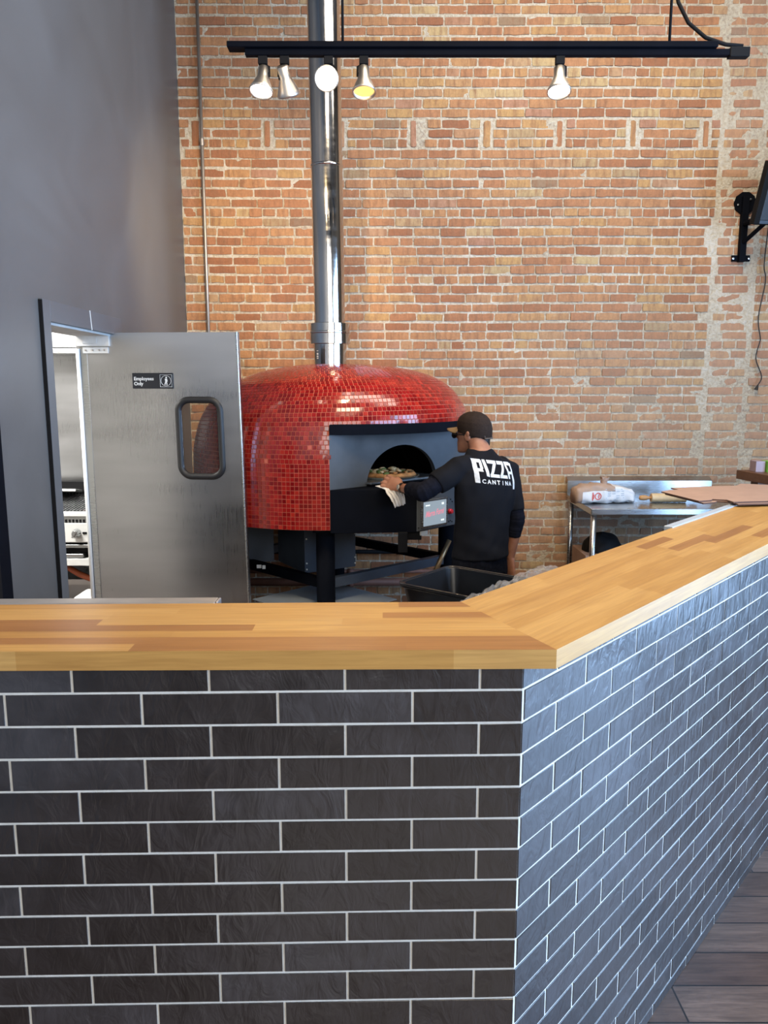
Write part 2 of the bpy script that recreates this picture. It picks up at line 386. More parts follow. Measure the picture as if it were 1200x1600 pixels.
# brick back wall: real bricks, each a lumpy face standing proud of the mortar
def brick_wall():
    rnd = random.Random(7); mb = MB(); H = .0712; zh = 2.652
    k0 = int(math.floor(zh / H)); z00 = zh - k0 * H     # centre height of course 0
    # rough mortar bed
    nx, nz = 260, 240; x0, x1, z1 = XL, XR, ZC
    vs = []
    for j in range(nz + 1):
        for i in range(nx + 1):
            x = lerp(x0, x1, i / nx); z = lerp(0, z1, j / nz)
            vs.append((x, YW - .0025 - .0045 * noise.noise((x * 14, z * 22, 3)), z))
    mb.add(vs, [(j * (nx + 1) + i, j * (nx + 1) + i + 1, (j + 1) * (nx + 1) + i + 1, (j + 1) * (nx + 1) + i) for j in range(nz) for i in range(nx)], 0)
    mb.add([(x0, YW + .25, 0), (x1, YW + .25, 0), (x1, YW + .25, z1), (x0, YW + .25, z1)], [(0, 3, 2, 1)], 0)
    mb.add([(x0, YW, z1), (x1, YW, z1), (x1, YW + .25, z1), (x0, YW + .25, z1)], [(0, 1, 2, 3)], 0)
    def brick(cx, cz, wd, ht, vert=False, deep=0):
        t = rnd.random(); t = t ** 1.0
        d = rnd.uniform(.002, .010) - deep; gx = max(2, int(wd / .035)); gz = max(2, int(ht / .022))
        tx = rnd.uniform(-.02, .02); rz = rnd.uniform(-.012, .012); sd = rnd.random() * 100
        er = rnd.uniform(.001, .0050)
        vs = []
        for j in range(-1, gz + 2):
            for i in range(-1, gx + 2):
                ii, jj = min(max(i, 0), gx), min(max(j, 0), gz)
                u = (ii / gx - .5); v = (jj / gz - .5)
                edge = ii in (0, gx) or jj in (0, gz); ring = i != ii or j != jj
                x = u * wd; z = v * ht
                if edge:
                    x += er * noise.noise((sd + u * 9, v * 9, 1)) * 1.4; z += er * noise.noise((sd, u * 11, v * 9 + 5)) * 1.4
                if (ii in (0, gx)) and (jj in (0, gz)): x *= .985; z *= .95
                y = YW - .004 - d - .0016 * noise.noise((sd + x * 30, z * 40, 2)) - tx * x + (.002 if edge else 0)
                if ring: y = YW + .004; x *= 1.012; z *= 1.03
                X_ = cx + x + rz * z; Z_ = cz + z + rz * x; vs.append((X_, y, Z_ + .006 * noise.noise((X_ * .9, Z_ * .5, 7))))
        W = gx + 3
        mb.add(vs, [(j * W + i, j * W + i + 1, (j + 1) * W + i + 1, (j + 1) * W + i) for j in range(gz + 2) for i in range(gx + 2)], 1, t)
    sold = [-1.43 + .552 * q for q in range(10)]
    seams = (2.56, 2.88)
    n = int(z1 / H) + 1
    ks = round((3.718 - z00) / H)    # middle of the three soldier courses
    for k in range(n):
        zc = z00 + k * H
        if zc + H / 2 > z1 or zc < H / 2: continue
        hdr = (k - k0) % 7 == 0; pitch = .1015 if hdr else .2035
        x = x0 + rnd.uniform(-.2, 0) if not hdr else x0 + rnd.uniform(-.1, 0)
        wob = rnd.uniform(-.003, .003)
        while x < x1:
            p = pitch * rnd.uniform(.955, 1.045)
            if not hdr and rnd.random() < .07: p *= .52
            a, b = x, x + p; x = b
            a = max(a, x0); b = min(b, x1)
            for s in seams:
                if a < s < b:
                    if s - a > b - s: b = s
                    else: a = s
            for s in seams:
                if abs(a - s) < .018: a = s + .015
                if abs(b - s) < .018: b = s - .015
            if abs(k - ks) <= 1:
                for s in sold:
                    lo, hi = s - .045, s + .045
                    if a < hi and b > lo:
                        if a < lo and b <= hi: b = lo
                        elif b > hi and a >= lo: a = hi
                        elif a < lo and b > hi:
                            if lo - a > b - hi: b = lo
                            else: a = hi
                        else: b = a
            g = rnd.uniform(.007, .016)
            if b - a < .035: continue
            brick((a + b) / 2, zc + wob + rnd.uniform(-.0015, .0015), b - a - g, H - rnd.uniform(.012, .021), deep=.0025 if (a > 2.5 or (zc < 1.9 and a > 1 and rnd.random() < .5)) else 0)
    for s in sold: brick(s + rnd.uniform(-.006, .006), 3.718, .042 + rnd.uniform(-.006, .012), .185, True, .001)
    return mb.build('wall_back', [M['mortar'], M['brick']], smooth=False)
struct(brick_wall())

# kitchen behind the left wall
KX = -4.0
struct(MB().bb((KX, YW - .06, 0), (XL - .2, YW - .01, 2.8)).build('wall_kitchen_back', M['steelv']))
struct(MB().bb((KX - .1, 2.0, 0), (KX, YW, 2.8)).build('wall_kitchen_left', M['wall_off']))
struct(MB().bb((KX, 1.9, 0), (XL - .2, 2.0, 2.8)).build('wall_kitchen_front', M['wall_off']))
struct(MB().bb((KX, 2.0, 2.8), (XL - .2, YW, 2.9)).build('ceiling_kitchen', M['wall_off']))
hd = thing('exhaust_hood', (-2.7, 5.9, 2.08), 'stainless exhaust hood edge seen through the kitchen doorway, above the grill', 'exhaust hood')
MB().bb((-3.6, 5.75, 2.11), (-1.8, YW - .07, 2.7)).build('hood_body', M['steelv'], hd, bevel=.004)
MB().bb((-3.6, 5.735, 2.065), (-1.8, YW - .07, 2.105)).build('grease_rail', M['steel'], hd, bevel=.004)

gr = thing('charbroiler', (-2.3, 5.7, 0), 'stainless charbroiler grill seen through the kitchen doorway', 'grill')
GX0, GX1, GY0, GY1 = -2.95, -1.80, 5.3, 6.1
MB().bb((GX0, GY0 + .03, .735), (GX1, GY1, .925)).build('body', M['steel'], gr, bevel=.003)
MB().bb((GX0, GY0 - .01, .93), (GX1, GY0 + .06, .957)).build('front_rail', M['white'], gr, bevel=.004)
vn = MB(); vn.bb((GX0, GY0 + .012, .885), (GX1, GY0 + .028, .925))
for k in range(46): vn.box((GX0 + .02 + k * .025, GY0 + .010, .895), (.011, .008, .022), 1)
vn.build('vent_strip', [M['steel'], M['blackd']], gr)
cp = MB().bb((GX0, GY0, .745), (GX1, GY0 + .028, .882)).build('control_panel', M['white'], gr, bevel=.004)
for q, kx in enumerate((-2.62, -2.155)):
    kb = MB(); Rm = Matrix.Rotation(radians(90), 3, 'X')
    kb.lathe([(.0, .045), (.022, .045), (.028, .03), (.032, .0)], (kx, GY0, .81), 20, 0, Rm)
    kb.box((kx, GY0 - .05, .81), (.012, .014, .056), M=Matrix.Rotation(radians(35), 3, 'Y'))
    kb.build('knob', M['steel'], gr, smooth=False, bevel=.001)
    MB().box((kx + .075, GY0 - .002, .812), (.07, .006, .014), 0).build('indicator_slot', M['blackd'], gr)
gt = MB(); gt.bb((GX0 + .02, GY0 + .06, .90), (GX1 - .02, GY1 - .1, .925))
for k in range(44):
    x = GX0 + .04 + k * .025; gt.tube([(x, GY0 + .08, .955), (x, GY1 - .14, 1.0)], .005, 6, 1)
gt.build('grate', [M['blackd'], M['steel']], gr)
MB().bb((GX0, GY1 - .1, .925), (GX1, GY1 - .06, 1.09)).build('back_splash', M['blackd'], gr)
MB().box((-2.62, 5.88, 1.035), (.52, .24, .02), M=Matrix.Rotation(radians(-10), 3, 'X') @ Matrix.Rotation(radians(8), 3, 'Z')).build('side_shelf', M['white'], gr, bevel=.004)
ft = MB().bb((GX0, GY0 + .05, .60), (GX1, GY1, .735)).build('drip_bay', M['blackd'], gr)
MB().bb((GX0, GY0 + .0, .705), (GX1, GY0 + .05, .728)).build('lower_trim', M['steel'], gr, bevel=.003)
MB().bb((GX0, GY0 - .01, .578), (GX1, GY0 + .05, .628)).build('stand_rail', M['white'], gr, bevel=.004)
for x in (GX0 + .03, GX1 - .03):
    for y in (GY0 + .05, GY1 - .05): MB().bb((x - .02, y - .02, 0), (x + .02, y + .02, .60)).build('leg', M['steel'], gr)
mt = MB()
rr = random.Random(3)
for k in range(7): mt.lathe([(.0, -.02), (.018, -.012), (.024, 0), (.018, .013), (0, .02)], (-2.02 + rr.uniform(-.05, .05), 5.52 + rr.uniform(-.07, .07), .99 + rr.uniform(0, .015)), 10)
tag(mt.build('grilled_meat', M['meat'], smooth=True, origin=(-2.02, 5.52, .98)), 'pinkish pieces of meat lying on the grill grate in the kitchen', 'meat')
tag(MB().bb((-2.40, 5.30, .635), (-2.12, 5.36, .66)).build('grill_scraper', M['steel'], bevel=.004, origin=(-2.26, 5.33, .628)), 'flat metal scraper lying under the grill controls in the kitchen', 'scraper')
hs = MB(); hs.tube([(-2.5, 5.55, .58), (-2.35, 5.5, .54), (-2.22, 5.45, .48), (-2.05, 5.4, .43), (-1.9, 5.4, .40)], .022, 12)
tag(hs.build('gas_hose', M['hose'], smooth=True, origin=(-2.2, 5.45, .4)), 'reddish brown gas hose under the kitchen grill', 'hose')
us = MB().bb((-2.9, 5.45, .40), (-1.85, 6.0, .44)); tag(us.build('equipment_shelf', M['steel'], origin=(-2.4, 5.7, .40)), 'grey steel shelf below the kitchen grill', 'shelf')
wt = MB(); wt.prism([(-2.12, 5.05), (-1.85, 5.05), (-1.85, 5.3), (-2.12, 5.3)], .0, .415)
tag(wt.build('white_container', M['white'], bevel=.03, origin=(-1.98, 5.17, 0)), 'white container on the kitchen floor, seen beside the door bottom', 'container')

# ------------------------------------------------------------------ the steel swing door
def door():
    HZ = 2.125; H0 = V(XL - .205, 4.50, 0); T = V(-.82, 4.42, 0)
    d = (T - H0).normalized(); n = V(d.y, -d.x, 0)          # n towards the camera
    if n.y > 0: n = -n
    L = (T - H0).length; th = .042; z0 = .12
    def sh(z): return (1 - (z - z0) / (HZ - z0)) * .035       # the leaf hangs a little out of square
    def P(s, z, o=0): q = H0 + d * s + n * o; return V(q.x, q.y, z)
    # leaf with a rounded hole
    ws0, ws1, wz0, wz1, wr = .583, .817, 1.315, 1.745, .06
    def rr_pts(a, b, c, e, r, k=8):
        out = []
        for (cx, cz, a0) in ((b - r, e - r, 0), (a + r, e - r, 90), (a + r, c + r, 180), (b - r, c + r, 270)):
            for i in range(k + 1):
                t = radians(a0 + 90 * i / k); out.append((cx + r * cos(t), cz + r * sin(t)))
        return out
    hole = rr_pts(ws0, ws1, wz0, wz1, wr)
    def outer(hp):      # project hole point outwards to door rectangle
        cx, cz = (ws0 + ws1) / 2, (wz0 + wz1) / 2; dx, dz = hp[0] - cx, hp[1] - cz
        k = min(((L - cx) / dx if dx > 0 else -cx / dx) if abs(dx) > 1e-6 else 1e9, ((HZ - cz) / dz if dz > 0 else (z0 - cz) / dz) if abs(dz) > 1e-6 else 1e9)
        return (cx + dx * k, cz + dz * k)
    ring = [(h, outer(h)) for h in hole]
    corners = [(L, HZ), (0, HZ), (0, z0), (L, z0)]
    leaf = MB(); root = None
    for side in (0, 1):
        off = th / 2 if side == 0 else -th / 2
        vs = []; fs = []
        N = len(hole)
        for (h, o) in ring: vs += [P(h[0] + sh(h[1]) * h[0] / L, h[1], off), P(o[0] + sh(o[1]) * o[0] / L, o[1], off)]
        for i in range(N):
            a, b = i * 2, ((i + 1) % N) * 2
            oa, ob_ = ring[i][1], ring[(i + 1) % N][1]
            cc = None
            for c in corners:
                if (abs(oa[0] - c[0]) < 1e-4 and abs(ob_[1] - c[1]) < 1e-4 and (oa[1] != ob_[1])) or (abs(oa[1] - c[1]) < 1e-4 and abs(ob_[0] - c[0]) < 1e-4):
                    if not (abs(oa[0] - ob_[0]) < 1e-5 or abs(oa[1] - ob_[1]) < 1e-5): cc = c
            if cc:
                vs.append(P(cc[0] + sh(cc[1]) * cc[0] / L, cc[1], off)); fs.append((a, a + 1, len(vs) - 1, b + 1, b))
            else: fs.append((a, a + 1, b + 1, b))
        if side == 1: fs = [tuple(reversed(f)) for f in fs]
        leaf.add(vs, fs, 0)
    for (a, b) in (((0, z0), (L, z0)), ((L, z0), (L, HZ)), ((L, HZ), (0, HZ)), ((0, HZ), (0, z0))):
        q = lambda c, o: P(c[0] + sh(c[1]) * c[0] / L, c[1], o)
        leaf.add([q(a, th / 2), q(b, th / 2), q(b, -th / 2), q(a, -th / 2)], [(0, 1, 2, 3)], 0)
    o = leaf.build('door_1', M['steelv'], origin=tuple(H0)); struct(o)
    # edge channels
    e = MB()
    e.add([P(L + .030, z0, th / 2 + .002), P(L + .035, z0, th / 2 + .002), P(L, HZ, th / 2 + .002), P(L - .014, HZ, th / 2 + .002), P(L + .02, z0, th / 2 + .002)], [(0, 1, 2, 3)])
    e.tube([P(L + .033, z0, th / 2), P(L - .003, HZ, th / 2)], .007, 8)
    e.build('edge_channel', M['steel'], o)
    g = MB(); g.tube([P(.012, z0, .03), P(.012, HZ - .09, .03)], .012, 8); g.build('hinge_gasket', M['white'], o, smooth=True)
    g = MB(); g.bb((0, 0, 0), (.035, .004, HZ - z0)); Rz = Matrix((( d.x, n.x, 0), (d.y, n.y, 0), (0, 0, 1)))
    g.v = [tuple(Rz @ V(*q) + P(.026, z0, th / 2)) for q in g.v]; g.build('hinge_edge_strip', M['steel'], o)
    def local(mb): mb.v = [tuple(P(q[0], q[2], th / 2 + q[1])) for q in mb.v]; return mb
    hb = local(MB().bb((.01, .0, HZ - .075), (.20, .018, HZ - .005)).bb((.04, .0, HZ - .115), (.19, .010, HZ - .08)).bb((.045, .018, HZ - .06), (.13, .021, HZ - .02)))
    hk = hb.build('hinge_bracket', M['wall_off'], o, bevel=.003)
    sc = MB()
    for s in (.06, .10, .14, .17): sc.box(P(s, HZ - .097, th / 2 + .012), (.008, .004, .008))
    sc.build('screw', M['galv'], hk)
    # window: rubber gasket and glass
    fr = MB(); cyc = rr_pts(ws0 - .004, ws1 + .004, wz0 - .004, wz1 + .004, wr + .004)
    pts = [P(h[0] + sh(h[1]) * h[0] / L, h[1], th / 2 + .004) for h in cyc]
    pts = pts + [pts[0], pts[1]]
    fr.tube(pts, (.019), 10, caps=False)
    fr.build('window_gasket', M['rubber'], o, smooth=True)
    ch = MB(); cyc2 = rr_pts(ws0 + .012, ws1 - .012, wz0 + .012, wz1 - .012, wr - .012)
    pts = [P(h[0] + sh(h[1]) * h[0] / L, h[1], th / 2 + .006) for h in cyc2]; pts += [pts[0], pts[1]]
    ch.tube(pts, .0022, 6, caps=False); ch.build('gasket_insert', M['chrome'], o, smooth=True)
    gl = MB(); gv = [P(h[0] + sh(h[1]) * h[0] / L, h[1], 0) for h in hole]; gl.add(gv, [tuple(range(len(gv)))]); gl.build('glass_pane', M['glass'], o)
    # sign
    s0, s1, sz0, sz1 = .322, .562, 1.812, 1.900
    sg = local(MB().bb((s0, .001, sz0), (s1, .006, sz1))).build('sign', M['signk'], o, bevel=.003)
    def text(body, s, z, size):
        c = bpy.data.curves.new('t', 'FONT'); c.body = body; c.size = size; c.offset = size * .02; c.extrude = .0006; c.resolution_u = 3
        t = bpy.data.objects.new('t', c); COL.objects.link(t); me = evaluated(t, 'lettering'); bpy.data.objects.remove(t)
        R3 = Matrix(((d.x, 0, n.x), (d.y, 0, n.y), (0, 1, 0)))
        m4 = Matrix.Translation(P(s, z, th / 2 + .0065)) @ R3.to_4x4(); me.transform(m4); me.transform(wm(sg).inverted())
        me.materials.clear(); me.materials.append(M['signw']); q = bpy.data.objects.new('lettering', me); COL.objects.link(q); q.parent = sg; q.matrix_parent_inverse = Matrix.Identity(4)
    text('Employees', s0 + .010, sz0 + .047, .027); text('Only', s0 + .010, sz0 + .019, .027)
    pc = MB(); cs, cz = s1 - .042, (sz0 + sz1) / 2
    sq = [(cs - .034, cz - .034), (cs + .034, cz - .034), (cs + .034, cz + .034), (cs - .034, cz + .034)]
    pc.tube([P(a, b, th / 2 + .007) for a, b in sq + sq[:2]], .0011, 5, caps=False)
    pc.tube([P(cs + .029 * cos(t * pi / 12), cz + .029 * sin(t * pi / 12), th / 2 + .007) for t in range(26)], .0011, 5, caps=False)
    pc.lathe([(0, -.001), (.005, 0), (0, .001)], tuple(P(cs + .002, cz + .018, th / 2 + .007)), 10, 0, Matrix(((d.x, 0, n.x), (d.y, 0, n.y), (0, 1, 0))))
    fig = [(-.006, .012), (.007, .012), (.010, -.004), (.006, -.005), (.008, -.024), (.002, -.024), (.0, -.008), (-.005, -.024), (-.010, -.022), (-.004, -.002), (-.006, .004)]
    pc.add([P(cs + a, cz + b, th / 2 + .0072) for a, b in fig], [tuple(range(len(fig)))])
    pc.build('pictogram', M['signw'], sg)
    return o
door()

# ------------------------------------------------------------------ bar: tiled wall and butcher-block top
Cw = V(.267, 1.404, 0); a1 = radians(1.25); a2 = radians(48.3)
d1 = V(-cos(a1), -sin(a1), 0); d2v = V(cos(a2), sin(a2), 0)
n1 = V(sin(a1), -cos(a1), 0); n2 = V(sin(a2), -cos(a2), 0)
ZU, ZT = 1.294, 1.3314
bar = thing('bar_counter', (.267, 1.404, 0), 'angled bar front faced in dark glazed tiles with pale grout, under the wooden top', 'counter')
Lf, Lr = 1.812, 3.42
miter = V(.175 - .3214, 1.696 - 1.370, 0)
inner = Cw + miter * .62
core = MB()
cl = Cw + d1 * Lf; cr = Cw + d2v * Lr
sh_ = .010
o0 = Cw - miter.normalized() * -.0 ; e = .004
iq = Cw + V(-.0006, .0011, 0)
core.prism([tuple(q)[:2] for q in (iq + d1 * Lf, iq, iq + d2v * Lr, inner + d2v * Lr, inner, inner + d1 * (Lf - .093))], 0, ZU - .001)
core.build('counter_wall', M['grout'], bar)
def tiles(base, d, n, length, name, offA, offB, flip, sheen):
    rnd = random.Random(11 if flip else 5); mb = MB(); H = .0667; P_ = .2585; g = .0052; zl1 = 1.239
    zs = [zl1 + H] + [zl1 - H * k for k in range(0, 20)]; 
    for r in range(len(zs) - 1):
        top, bot = min(zs[r], ZU - .001), max(zs[r + 1], 0.0)
        if top - bot < .012: continue
        off = offA if r % 2 else offB; s = off - P_
        while s < length:
            a, b = max(s, 0.0), min(s + P_, length); s += P_
            if b - a < .02: continue
            gv = g * (1.5 if sheen else 1); a += gv / 2 if a > 0 else .0008; b -= gv / 2
            z0, z1 = bot + g / 2, top - (g / 2 if top == zs[r] else 0)
            t = rnd.random(); tl, tv = rnd.uniform(-.0004, .0004), rnd.uniform(-.0003, .0003); iw = rnd.uniform(-.0006, .0006)
            def P3(u, z, o): q = base + d * u + n * o; return (q.x, q.y, z)
            bev = .0006; th = .0008
            nu, nz = (6 if sheen else 4), 3
            outer = [P3(a, z0, -.004), P3(b, z0 + iw, -.004), P3(b, z1 + iw, -.004), P3(a, z1, -.004)]
            # front: gently uneven glazed face
            vs = list(outer); ia, ib, iz0, iz1 = a + bev, b - bev, z0 + bev, z1 - bev
            mid = [P3(a, z0, th - bev), P3(b, z0 + iw, th - bev), P3(b, z1 + iw, th - bev), P3(a, z1, th - bev)]
            vs += mid
            grid = []
            for j in range(nz + 1):
                for i in range(nu + 1):
                    u = i / nu; v = j / nz
                    grid.append(P3(lerp(ia, ib, u), lerp(iz0, iz1, v) + iw * u, th + tl * (u - .5) * 2 + tv * (v - .5) * 2))
            vs += grid; G = 8; W = nu + 1
            fs = [(0, 1, 5, 4), (1, 2, 6, 5), (2, 3, 7, 6), (3, 0, 4, 7)]
            bt = [G + i for i in range(W)]; tp = [G + nz * W + i for i in range(W)]; lf = [G + j * W for j in range(nz + 1)]; rt = [G + j * W + nu for j in range(nz + 1)]
            fs += [tuple([4, 5] + bt[::-1]), tuple([6, 7] + tp), tuple([7, 4] + lf), tuple([5, 6] + rt[::-1])]
            fs += [(G + j * W + i, G + j * W + i + 1, G + (j + 1) * W + i + 1, G + (j + 1) * W + i) for j in range(nz) for i in range(nu)]
            if flip: fs = [tuple(reversed(f)) for f in fs]
            mb.add(vs, fs, 0, t)
    return mb.build(name, M['tile'], bar, smooth=False)
tiles(Cw, d1, n1, Lf, 'front_tiles', .212, .083, True, False)
tiles(Cw, d2v, n2, Lr, 'side_tiles', .262, .134, False, True)

# butcher-block top, two mitred boards laid from staves
top = thing('butcher_block_countertop', (.3, 1.4, ZU), 'honey coloured butcher-block bar top, mitred at the corner, on the dark tiled bar', 'countertop')
Oc, Ic = V(.3214, 1.370, 0), V(.175, 1.696, 0)
def board(ends, rotang, seed, smin, smax, ns, dark):
    """ends: outer start, outer corner, inner start, inner corner"""
    rnd = random.Random(seed); mb = MB(); A0, A1, B0, B1 = ends
    for j in range(ns):
        w0, w1 = j / ns, (j + 1) / ns
        Lh = ((A1 - A0).length + (B1 - B0).length) / 2; u = -rnd.random() * smax / Lh
        cuts = [0]
        while u < 1:
            u += rnd.uniform(smin, smax) / Lh
            if 0.015 < u < .93: cuts.append(u)
        cuts.append(1)
        for c0, c1 in zip(cuts[:-1], cuts[1:]):
            def Q(c, w_): return A0.lerp(A1, c).lerp(B0.lerp(B1, c), w_)
            # joints square to the board except at the mitre
            def Qs(c, w_):
                if c in (0, 1): return Q(c, w_)
                p = A0.lerp(B0, w_); e = A1.lerp(B1, w_); tt = (c * Lh) / (e - p).length
                return p.lerp(e, min(tt, 1))
            t = rnd.random(); 
            if rnd.random() < dark: t = rnd.uniform(0, .08)
            else: t = .2 + .8 * t
            ps = [Qs(c0, w0), Qs(c1, w0), Qs(c1, w1), Qs(c0, w1)]
            mb.add([(q.x, q.y, ZT) for q in ps], [(0, 1, 2, 3)], 0, t)
    # underside and sides; edge laminated from long lengths
    mb.add([(q.x, q.y, ZU) for q in (A0, A1, B1, B0)], [(0, 3, 2, 1)], 1)
    u = 0; n = 0
    L = (A1 - A0).length
    while u < L:
        v = min(u + rnd.uniform(.55, .9), L); t = rnd.random()
        p, q = A0 + (A1 - A0) * (u / L), A0 + (A1 - A0) * (v / L)
        mb.add([(p.x, p.y, ZU), (q.x, q.y, ZU), (q.x, q.y, ZT), (p.x, p.y, ZT)], [(0, 1, 2, 3)], 1, t); u = v
    for p, q in ((B1, B0), (B0, A0)): mb.add([(p.x, p.y, ZU), (q.x, q.y, ZU), (q.x, q.y, ZT), (p.x, p.y, ZT)], [(0, 1, 2, 3)], 1, .6)
    return mb.build('top_board', [M['wood'], M['edge']], top, origin=tuple(A1)[:2] + (ZU,), rot=Matrix.Rotation(rotang, 3, 'Z'))
board((V(XL + .004, 1.350, 0), Oc, V(XL + .004, 1.655, 0), Ic), radians(.6), 21, .30, .75, 8, .16)
board((Oc + d2v * 3.5, Oc, Ic + V(cos(a2 + .006), sin(a2 + .006), 0) * 3.5, Ic), a2, 4, .22, .6, 8, .14)

ml = MB().bb((XL + .003, 1.697, 1.265), (-.386, 1.742, 1.3295)).bb((-.386, 1.700, 1.265), (-.380, 1.742, 1.3295))
ml.v = [(x, y - (.028 * (-.38 - x) / 1.17), z) for x, y, z in ml.v]
tag(ml.build('metal_ledge', M['ledge'], bevel=.003, origin=(-.9, 1.72, 1.275)), 'grey metal ledge behind the bar top at left, in front of the steel door', 'ledge')
e0 = Ic + d2v * 1.255 + V(-d2v.y, d2v.x, 0) * .004
nn_ = V(-d2v.y, d2v.x, 0)
ml = MB(); pz = [e0, e0 + d2v * 2.2, e0 + d2v * 2.2 + nn_ * .032, e0 + nn_ * .032]
ml.prism([tuple(q)[:2] for q in pz], 1.285, 1.336); 
tag(ml.build('metal_ledge', M['tray'], bevel=.003, origin=tuple(e0)[:2] + (1.285,)), 'bright steel ledge along the far edge of the bar top, under the brown cardboard', 'ledge')

# ------------------------------------------------------------------ mosaic pizza oven
OC = V(-.362, 5.28, 0); OR = .92; PHI = radians(42); BETA = radians(38.8)
oven = thing('pizza_oven', (OC.x, OC.y, 0), 'round red mosaic pizza oven with a dark arched mouth, on a black steel stand', 'oven')
prof = [(.92, 1.003), (.92, 1.2), (.92, 1.38), (.911, 1.45), (.893, 1.53), (.868, 1.60), (.825, 1.68), (.765, 1.755), (.68, 1.825), (.56, 1.885), (.42, 1.93), (.26, 1.958), (.11, 1.972)]
profB = [(.92, 1.003), (.92, 1.2), (.92, 1.45), (.92, 1.56), (.918, 1.64), (.905, 1.69), (.878, 1.74), (.82, 1.81), (.735, 1.872), (.62, 1.915), (.50, 1.942), (.30, 1.964), (.11, 1.972)]
def catmull(pts, step):
    out = []
    for i in range(len(pts) - 1):
        p0, p1, p2, p3 = pts[max(i - 1, 0)], pts[i], pts[i + 1], pts[min(i + 2, len(pts) - 1)]
        for k in range(12):
            t = k / 12
            out.append(tuple(.5 * ((2 * p1[a]) + (p2[a] - p0[a]) * t + (2 * p0[a] - 5 * p1[a] + 4 * p2[a] - p3[a]) * t * t + (3 * p1[a] - p0[a] - 3 * p2[a] + p3[a]) * t ** 3) for a in (0, 1)))
    out.append(pts[-1]); res = [out[0]]; acc = 0
    for a, b in zip(out[:-1], out[1:]):
        dl = math.hypot(b[0] - a[0], b[1] - a[1])
        while acc + dl >= step:
            f = (step - acc) / dl; a = (lerp(a[0], b[0], f), lerp(a[1], b[1], f)); res.append(a); dl = math.hypot(b[0] - a[0], b[1] - a[1]); acc = 0
        acc += dl
    return res
def in_mouth(th, z): # th measured from -Y towards +X
    return abs((th - PHI + pi) % (2 * pi) - pi) < BETA and z < 1.60
def ovp(r, th, z): return V(OC.x + r * sin(th), OC.y - r * cos(th), z)
rows = catmull(prof, .0255)
_fine = catmull(profB, .002); rowsB = [_fine[min(len(_fine) - 1, round(i * (len(_fine) - 1) / (len(rows) - 1)))] for i in range(len(rows))]
# keep both profiles level until the shoulder
rowsB = [(lerp(a[0], b[0], 1), b[1]) if a[1] > 1.40 else a for a, b in zip(rows, rowsB)]
_k = max(i for i in range(len(rows)) if rows[i][1] <= 1.40); _t = [p for p in _fine if p[1] > rows[_k][1]]
rowsB = rows[:_k + 1] + [_t[min(len(_t) - 1, round((i + 1) * (len(_t) - 1) / (len(rows) - _k - 1)))] for i in range(len(rows) - _k - 1)]
def wB(th): return .5 + .5 * cos(th - radians(72))
def rz(i, f, th):
    i2 = min(i + 1, len(rows) - 1); w_ = wB(th)
    ra, za = lerp(rows[i][0], rows[i2][0], f), lerp(rows[i][1], rows[i2][1], f); rb, zb = lerp(rowsB[i][0], rowsB[i2][0], f), lerp(rowsB[i][1], rowsB[i2][1], f)
    return lerp(ra, rb, w_), lerp(za, zb, w_)
sh = MB(); NS = 180
th_edges = [PHI - BETA + (2 * BETA) * i / 40 for i in range(41)] + [PHI + BETA + (2 * pi - 2 * BETA) * i / 140 for i in range(1, 140)]
nt = len(th_edges); pr2 = rows; vs = []
for i in range(len(rows)):
    for t in th_edges:
        r_, z_ = rz(i, 0, t); vs.append(ovp(r_ - .001, t, z_))
fs = []
def zmid(i, j):
    t = th_edges[min(j, nt - 1)]; return (rz(i, 0, t)[1] + rz(i, 1, t)[1]) / 2
for i in range(len(pr2) - 1):
    for j in range(nt):
        if j < 40 and zmid(i, j) < 1.60: continue
        fs.append((i * nt + j, i * nt + (j + 1) % nt, (i + 1) * nt + (j + 1) % nt, (i + 1) * nt + j))
sh.add(vs, fs, 0)
tm = MB(); rnd = random.Random(2)
for i in range(len(rows) - 1):
    (r0, z0), (r1, z1) = rows[i], rows[i + 1]
    rm = (r0 + r1) / 2; n = max(6, round(2 * pi * rm / .0255)); off = 0 if r0 > .9195 and r1 > .9195 else rnd.random()
    nr, nz_ = (z1 - z0), (r0 - r1); ln = math.hypot(nr, nz_) or 1; nr /= ln; nz_ /= ln
    for k in range(n):
        ta = 2 * pi * (k + off) / n + PHI - BETA; tb = ta + 2 * pi / n; tc = (ta + tb) / 2
        if in_mouth(tc, (rz(i, 0, tc)[1] + rz(i, 1, tc)[1]) / 2): continue
        g = .0015
        def C(t, f, o):
            r, z = rz(i, f, t); return ovp(r + nr * o, t, z + nz_ * o)
        gt_ = g / rm; gf = g / .0255
        h = [.0022 + rnd.uniform(-.0002, .0002) for _ in range(4)]
        base = [C(ta + gt_, gf, 0), C(tb - gt_, gf, 0), C(tb - gt_, 1 - gf, 0), C(ta + gt_, 1 - gf, 0)]
        tp = [C(ta + gt_ * 1.5, gf * 1.5, h[0]), C(tb - gt_ * 1.5, gf * 1.5, h[1]), C(tb - gt_ * 1.5, 1 - gf * 1.5, h[2]), C(ta + gt_ * 1.5, 1 - gf * 1.5, h[3])]
        t = rnd.random() * .9 + (.1 if rnd.random() < .02 else 0)
        tm.add(base + tp, [(4, 5, 6, 7), (0, 1, 5, 4), (1, 2, 6, 5), (2, 3, 7, 6), (3, 0, 4, 7)], 1, t)
sh.add(tm.v, tm.f, 1); sh.t[-len(tm.t):] = tm.t
sh.build('mosaic_dome', [M['mgrout'], M['mosaic']], oven)
# underside of the shell
un = MB(); un.add([ovp(.915, 2 * pi * j / 64, 1.004) for j in range(64)], [tuple(range(64))]); un.build('base_pan', M['black'], oven)
